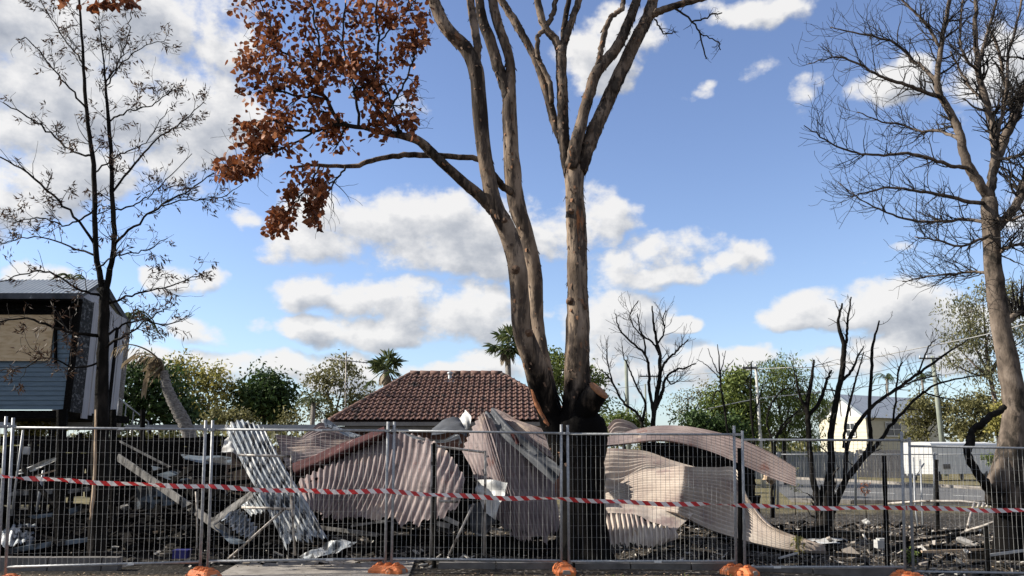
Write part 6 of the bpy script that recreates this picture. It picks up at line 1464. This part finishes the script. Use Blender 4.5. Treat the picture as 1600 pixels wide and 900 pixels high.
rub = tangle(tangle(scatter(2600, (-9.5, 9.5), (11.5, 18.5), .042, rg, .10), 24, (-3.2, 1.0), (12.2, 13.6), .18, rg), 22, (3.8, 8.8), (12.6, 16.0), .10, rg)
single('charred_rubble', rub, 'char', 'black charred rubble strewn over the burnt yard', 'rubble', kind='stuff')
single('charred_rubble', tangle(scatter(1700, (-8.5, -3.0), (12.2, 16.5), .085, rg, .5), 44, (-8.4, -3.4), (12.4, 15.0), .8, rg), 'char', 'deep heap of black charred timber behind the left fence', 'rubble', kind='stuff')
MT['ashbits'] = mat('pale_ash_fragments', [(0.10, 0.085, 0.07), (0.26, 0.23, 0.20), (0.52, 0.50, 0.46)], 4, .9, island=.9)
single('ash_fragments', scatter(3400, (-9.5, 10.5), (11.3, 18.5), .026, rg, .06), 'ashbits', 'pale broken fragments scattered over the ash', 'fragments', kind='stuff')
MT['litter'] = mat('dry_leaf_litter', [(0.05, 0.032, 0.02), (0.17, 0.115, 0.07), (0.34, 0.27, 0.18)], 4, .85, island=.9)
n = 14000
x = np.concatenate([rg.uniform(-9, 9.5, 5200), -4 + 14 * rg.random(n - 5200) ** .8]); y = np.concatenate([rg.uniform(9.2, 10.75, 5200), rg.uniform(11.3, 19.5, n - 5200)])
hole = (x > -3.7) & (x < -1.25) & (y < 10.8) & (rg.random(n) < .9)
C = np.stack([x, y, uneven(x, y) + .012 + .02 * rg.random(n)], -1)[~hole]
V = leaves(C, .06, .024, rg, droop=0, spread=1.0); V[:, :, 2] = C[:, None, 2] + (V[:, :, 2] - C[:, None, 2]) * .35
o = link_at('leaf_litter', leaf_mesh('leaf_litter', V, 'litter'), None); tag(o, 'dry leaf litter over the ground along the fence', 'leaf litter', kind='stuff')
n = 700; x = rg.uniform(-1.2, 8.5, n); y = rg.uniform(9.4, 10.6, n)
C = np.stack([x, y, uneven(x, y)], -1); ax = np.tile(np.array([0, 0, 1.2]), (n, 1))
o = link_at('grass_tufts', leaf_mesh('grass_tufts', leaves(C, .06, .010, rg, droop=0, axes=ax), 'leaf_green'), None); tag(o, 'sparse grass blades by the kerb in front of the fence', 'grass', kind='stuff')
# weeds
for (x0, y0, h, Yd, lab, mt) in ((1248, 872, 42, 12.2, 'tiny green seedling tree on the ash right of the domed sheet', 'leaf_yellow'), (1352, 792, 60, 20.5, 'dry brown leaved sapling behind the second fence', 'deadleaf'), (1240, 760, 70, 22, 'thin pale leaved sapling right of the curved sheet end', 'leaf_gum'), (1420, 850, 22, 12.6, 'green weed sprouting at the right fence joint', 'leaf_green')):
    b_ = W(x0, y0, Yd); tpp = W(x0, y0 - h, Yd); H_ = tpp[2] - b_[2]
    b_[2] = float(uneven(b_[0], Yd)); t = thing('sapling', b_, lab, 'sapling')
    m = MB(); ends = []; Q = spline([b_, b_ + np.array([.02, 0, H_ * .5]), b_ + np.array([0, 0, H_])], 9); m.tube(Q, np.linspace(.012, .004, 9), 5)
    twigs_along(m, Q, np.full(9, .008), rg, ends, 7, H_ * .28, 0, up=.3, n=4, start=.5); part('stem', m, 'greybark', t)
    E = np.array([e_[0] for e_ in ends]); i_ = rg.integers(0, len(E), 46); part_o = link_at('leaves', leaf_mesh('leaves', leaves(E[i_] + rg.standard_normal((46, 3)) * .03, .10, .035, rg), mt), t); part_o['kind'] = 'stuff'

# ------------------------------------------------------------------ temporary fence
def depth_for(px, py_t, py_b, h):
    lo, hi = 4.0, 60.0
    for _ in range(50):
        mid = (lo + hi) / 2
        if W(px, py_t, mid)[2] - W(px, py_b, mid)[2] < h: lo = mid
        else: hi = mid
    return lo
FENCE_H = 1.70
def fence_panel(label, tl, tr, bl, br, h=FENCE_H, top_ext=(14, 14), group=None, nvert=36, nhor=11, rv=.0024, rh=.0010, tagpos=None, fixedY=None):
    Ya = fixedY or depth_for((tl[0] + bl[0]) / 2, tl[1], bl[1], h); Yb = fixedY or depth_for((tr[0] + br[0]) / 2, tr[1], br[1], h)
    A_, B_, C_, D_ = W(*tl, Ya), W(*tr, Yb), W(*bl, Ya), W(*br, Yb)
    base = (C_ + D_) / 2
    t = thing('temporary_fence', base, label, 'fence panel', group)
    for (u, d, e_) in ((A_, C_, top_ext[0]), (B_, D_, top_ext[1])):
        ax = (u - d) / np.linalg.norm(u - d)
        m = MB(); m.tube([d - ax * .13, u + ax * e_ * .0088], .019, 10); part('post', m, 'galv', t)
    m = MB(); m.tube([A_, B_], .016, 8); part('top_rail', m, 'galv', t)
    m = MB(); m.tube([C_, D_], .016, 8); part('bottom_rail', m, 'galv', t)
    m = MB()
    for i in range(1, nvert):
        k = i / nvert; p0_, p1_ = C_ + (D_ - C_) * k, A_ + (B_ - A_) * k; m.tube([p0_, p0_ * .66 + p1_ * .34 + rng.normal(0, .004, 3), p0_ * .3 + p1_ * .7 + rng.normal(0, .004, 3), p1_], rv, 4, caps=False)
    for j in range(1, nhor):
        k = j / nhor; off = np.array([0, -.004, 0]); m.tube([C_ + (A_ - C_) * k + off, D_ + (B_ - D_) * k + off], rh, 3, caps=False)
    part('wire_mesh', m, 'wire', t, kind='stuff')
    for k in (tagpos or ()):
        q = A_ + (B_ - A_) * k; m = MB(); m.box(q + np.array([0, -.018, 0]), (.10, .006, .028)); part('label_plate', m, 'whitetrim', t)
        q = C_ + (D_ - C_) * (k + .08); m = MB(); m.box(q + np.array([0, -.018, 0]), (.10, .006, .028)); part('label_plate', m, 'whitetrim', t)
    # coupler to the next panel
    ax = (B_ - D_) / np.linalg.norm(B_ - D_)
    m = MB(); q = B_ + np.array([.045, 0, -.0]); m.box(q, (.15, .05, .035)); m.tube([q + np.array([0, -.03, 0]), q + np.array([0, .05, 0])], .012, 6); part('coupler', m, 'galv', t)
    return t, A_, B_, C_, D_
g_ = 'temporary fence panels along the street'
panels = []
for lab, tl, tr, bl, br, tp_ in (
    ('partly visible wire fence panel cut off by the left edge', (-262, 664), (9, 666), (-290, 892), (-3, 888), None),
    ('wire fence panel in front of the slender tree and burnt frame', (20, 668), (321, 671), (9, 886), (313, 878), (.55,)),
    ('wire fence panel in front of the tall leaning sheet', (332, 671), (606, 673), (325, 877), (602, 873), (.6,)),
    ('wire fence panel in front of the central roof section', (616, 673), (877, 677), (612, 873), (877, 876), None),
    ('wire fence panel in front of the black trunk and domed sheet', (887, 678), (1147, 679), (889, 877), (1150, 877), (.45,)),
    ('wire fence panel in front of the many stemmed black stump', (1160, 687), (1409, 688), (1164, 886), (1414, 886), (.12,)),
    ('wire fence panel in front of the far right trunk', (1421, 697), (1684, 702), (1427, 893), (1700, 897), None)):
    panels.append(fence_panel(lab, tl, tr, bl, br, group=g_, tagpos=tp_))
# rear run of the same fence along the side street
for lab, x0, x1 in (('rear wire fence panel behind the end of the curved sheet', 1093, 1214), ('rear wire fence panel behind the black stump', 1216, 1336), ('rear wire fence panel left of the caravan', 1338, 1459), ('rear wire fence panel in front of the caravan', 1461, 1582), ('rear wire fence panel cut by the right edge', 1584, 1705)):
    fence_panel(lab, (x0, 710), (x1, 710), (x0, 790), (x1, 790), fixedY=24.2, group='rear temporary fence panels', nvert=30, nhor=9, rv=.003, rh=.0018, top_ext=(6, 6))

def block(label, px, Yd, rz, s=.84):
    x = W(px, 890, Yd)[0]; z = float(gz(x, Yd)); x = float(x)
    t = thing('fence_block', (x, Yd, z), label, 'fence foot', 'orange feet of the temporary fence')
    Rz = np.array(Matrix.Rotation(rz, 3, 'Z')); o = np.array([x, Yd, z])
    def put(m, V, Fc, sm=False): m.add((np.array(V) * s) @ Rz.T + o, Fc, sm)
    def frustum(m, w0, l0, w1, l1, z0, z1, cx=0, cy=0):
        V = []
        for (w, l, zz) in ((w0, l0, z0), (w0, l0, z0 + (z1 - z0) * .45), (w1, l1, z1 - .012), (w1 - .02, l1 - .02, z1)):
            c = .028
            V += [(cx - w/2 + c, cy - l/2, zz), (cx + w/2 - c, cy - l/2, zz), (cx + w/2, cy - l/2 + c, zz), (cx + w/2, cy + l/2 - c, zz), (cx + w/2 - c, cy + l/2, zz), (cx - w/2 + c, cy + l/2, zz), (cx - w/2, cy + l/2 - c, zz), (cx - w/2, cy - l/2 + c, zz)]
        Fc = [tuple(range(24, 32))]
        for i in range(3):
            for j in range(8): Fc.append((i*8 + j, i*8 + (j+1) % 8, (i+1)*8 + (j+1) % 8, (i+1)*8 + j))
        put(m, V, Fc)
    m = MB(); frustum(m, .30, .58, .24, .46, 0, .135); part('body', m, 'orange', t)
    for cy in (-.15, .0, .15):
        m = MB(); frustum(m, .17, .085, .14, .06, .133, .175, 0, cy); part('socket', m, 'orange', t)
    for sx_ in (-1, 1):
        m = MB(); frustum(m, .06, .12, .04, .10, .02, .10, sx_ * .15, -.10); part('rib', m, 'orange', t)
    m = MB()
    V = [(-.07, -.292, .03), (.07, -.292, .03), (.05, -.289, .09), (-.05, -.289, .09), (-.07, -.20, .03), (.07, -.20, .03), (.05, -.2, .09), (-.05, -.2, .09)]
    put(m, V, [(0, 1, 2, 3), (4, 7, 6, 5), (0, 4, 5, 1), (3, 2, 6, 7), (0, 3, 7, 4), (1, 5, 6, 2)]); part('hand_hole', m, 'fill', t)
MT['fill'] = mat('grey_concrete_fill', [(0.2, 0.17, 0.15), (0.3, 0.26, 0.23)], 9, .9)
Yp = [float(p[2][1]) for p in panels]
block('orange plastic fence foot at the left edge of the picture', 12, Yp[0] - .05, .2)
block('orange plastic fence foot at the left end of the driveway', 319, Yp[1] - .12, .9)
block('orange plastic fence foot standing on the concrete driveway', 606, Yp[2] - .05, 1.25)
block('orange plastic fence foot in front of the black trunk', 881, Yp[3] - .10, .08)
block('orange plastic fence foot right of the black trunk', 1155, Yp[4] - .12, .75)
block('orange plastic fence foot near the right corner', 1418, Yp[5] - .2, .3)

# ------------------------------------------------------------------ barrier tape
tm = bpy.data.materials.new('red_white_barrier_tape'); tm.use_nodes = True; t_ = tm.node_tree; t_.nodes.clear()
uvn = nd(t_, 'ShaderNodeUVMap', {'uv_map': 'tape'}).outputs[0]
s3 = nd(t_, 'ShaderNodeSeparateXYZ', None, {0: uvn})
ph = mth(t_, 'FRACT', mth(t_, 'ADD', mth(t_, 'DIVIDE', s3.outputs[0], .168), mth(t_, 'MULTIPLY', s3.outputs[1], .38)))
k = mth(t_, 'GREATER_THAN', ph, .5)
nz = nd(t_, 'ShaderNodeTexNoise', None, {'Vector': uvn, 'Scale': 3.0, 'Detail': 4.0}).outputs[0]
cw = nd(t_, 'ShaderNodeMix', {'data_type': 'RGBA'}, {0: k, 6: (0.72, 0.68, 0.66, 1), 7: (0.52, 0.022, 0.025, 1)}).outputs[2]
cw = nd(t_, 'ShaderNodeMix', {'data_type': 'RGBA'}, {0: maprange(t_, nz, .45, .8, 0, .35), 6: cw, 7: (0.35, 0.28, 0.26, 1)}).outputs[2]
p_ = nd(t_, 'ShaderNodeBsdfPrincipled', None, {'Base Color': cw, 'Roughness': .4}); tr = nd(t_, 'ShaderNodeBsdfTranslucent', None, {0: cw})
nd(t_, 'ShaderNodeOutputMaterial', None, {0: nd(t_, 'ShaderNodeMixShader', None, {0: .3, 1: p_.outputs[0], 2: tr.outputs[0]}).outputs[0]})
ctrl = [(-300, 728), (-60, 741), (0, 745), (100, 750), (200, 755), (320, 761), (420, 764.5), (520, 767), (606, 769), (700, 773), (790, 777), (880, 780.5), (1000, 784.5), (1130, 789), (1160, 790), (1300, 792.5), (1415, 794), (1520, 795.5), (1620, 797), (1700, 799)]
def fence_y(px):
    pts = []
    for P_ in panels:
        for q in (P_[1], P_[2]): pts.append(q)
    best = min(panels, key=lambda P_: abs((pix(np.array([P_[1]]))[0][0] + pix(np.array([P_[2]]))[0][0]) / 2 - px))
    xa, xb = pix(np.array([best[1]]))[0][0], pix(np.array([best[2]]))[0][0]
    kk = np.clip((px - xa) / (xb - xa), 0, 1)
    return best[1][1] * (1 - kk) + best[2][1] * kk
n = 520; U = spline([(c_[0], c_[1]) for c_ in ctrl], n)
rgt = np.random.default_rng(5)
def sag(x):                                   # hangs a little between the posts it is tied to
    ps = [-260, 15, 322, 608, 881, 1152, 1415, 1690]
    for a_, b_ in zip(ps, ps[1:]):
        if a_ <= x <= b_:
            k_ = (x - a_) / (b_ - a_); return 10 * k_ * (1 - k_) - 1.2 + .8 * math.sin(x * .05)
    return 0
V = []; S = 0; uv = []; prev = None
wig = np.convolve(rgt.standard_normal(n), np.ones(15) / 15, 'same')
for i, (x, y) in enumerate(U):
    Yd = fence_y(x) - .03
    c_ = W(x, y + sag(x), Yd)
    if prev is not None: S += np.linalg.norm(c_ - prev)
    prev = c_
    tw_ = 1.5 * wig[i] + .5 * math.sin(x * .021) + .5 * math.sin(x * .047 + 1)
    hgt_ = .031 * (1 + .25 * wig[i])
    dv = np.array([0, math.sin(tw_) * .6, math.cos(tw_)]) * hgt_
    V += [c_ - dv, c_ + dv]; uv += [(S, 0), (S, 1)]
me = bpy.data.meshes.new('barrier_tape'); me.from_pydata([tuple(v) for v in V], [], [(2*i, 2*i + 2, 2*i + 3, 2*i + 1) for i in range(n - 1)])
ul = me.uv_layers.new(name='tape')
for lp_ in me.loops: ul.data[lp_.index].uv = uv[lp_.vertex_index]
me.polygons.foreach_set('use_smooth', np.ones(len(me.polygons), dtype=bool)); me.materials.append(tm)
o = link_at('barrier_tape', me, None); tag(o, 'red and white striped barrier tape strung along the whole fence', 'barrier tape')
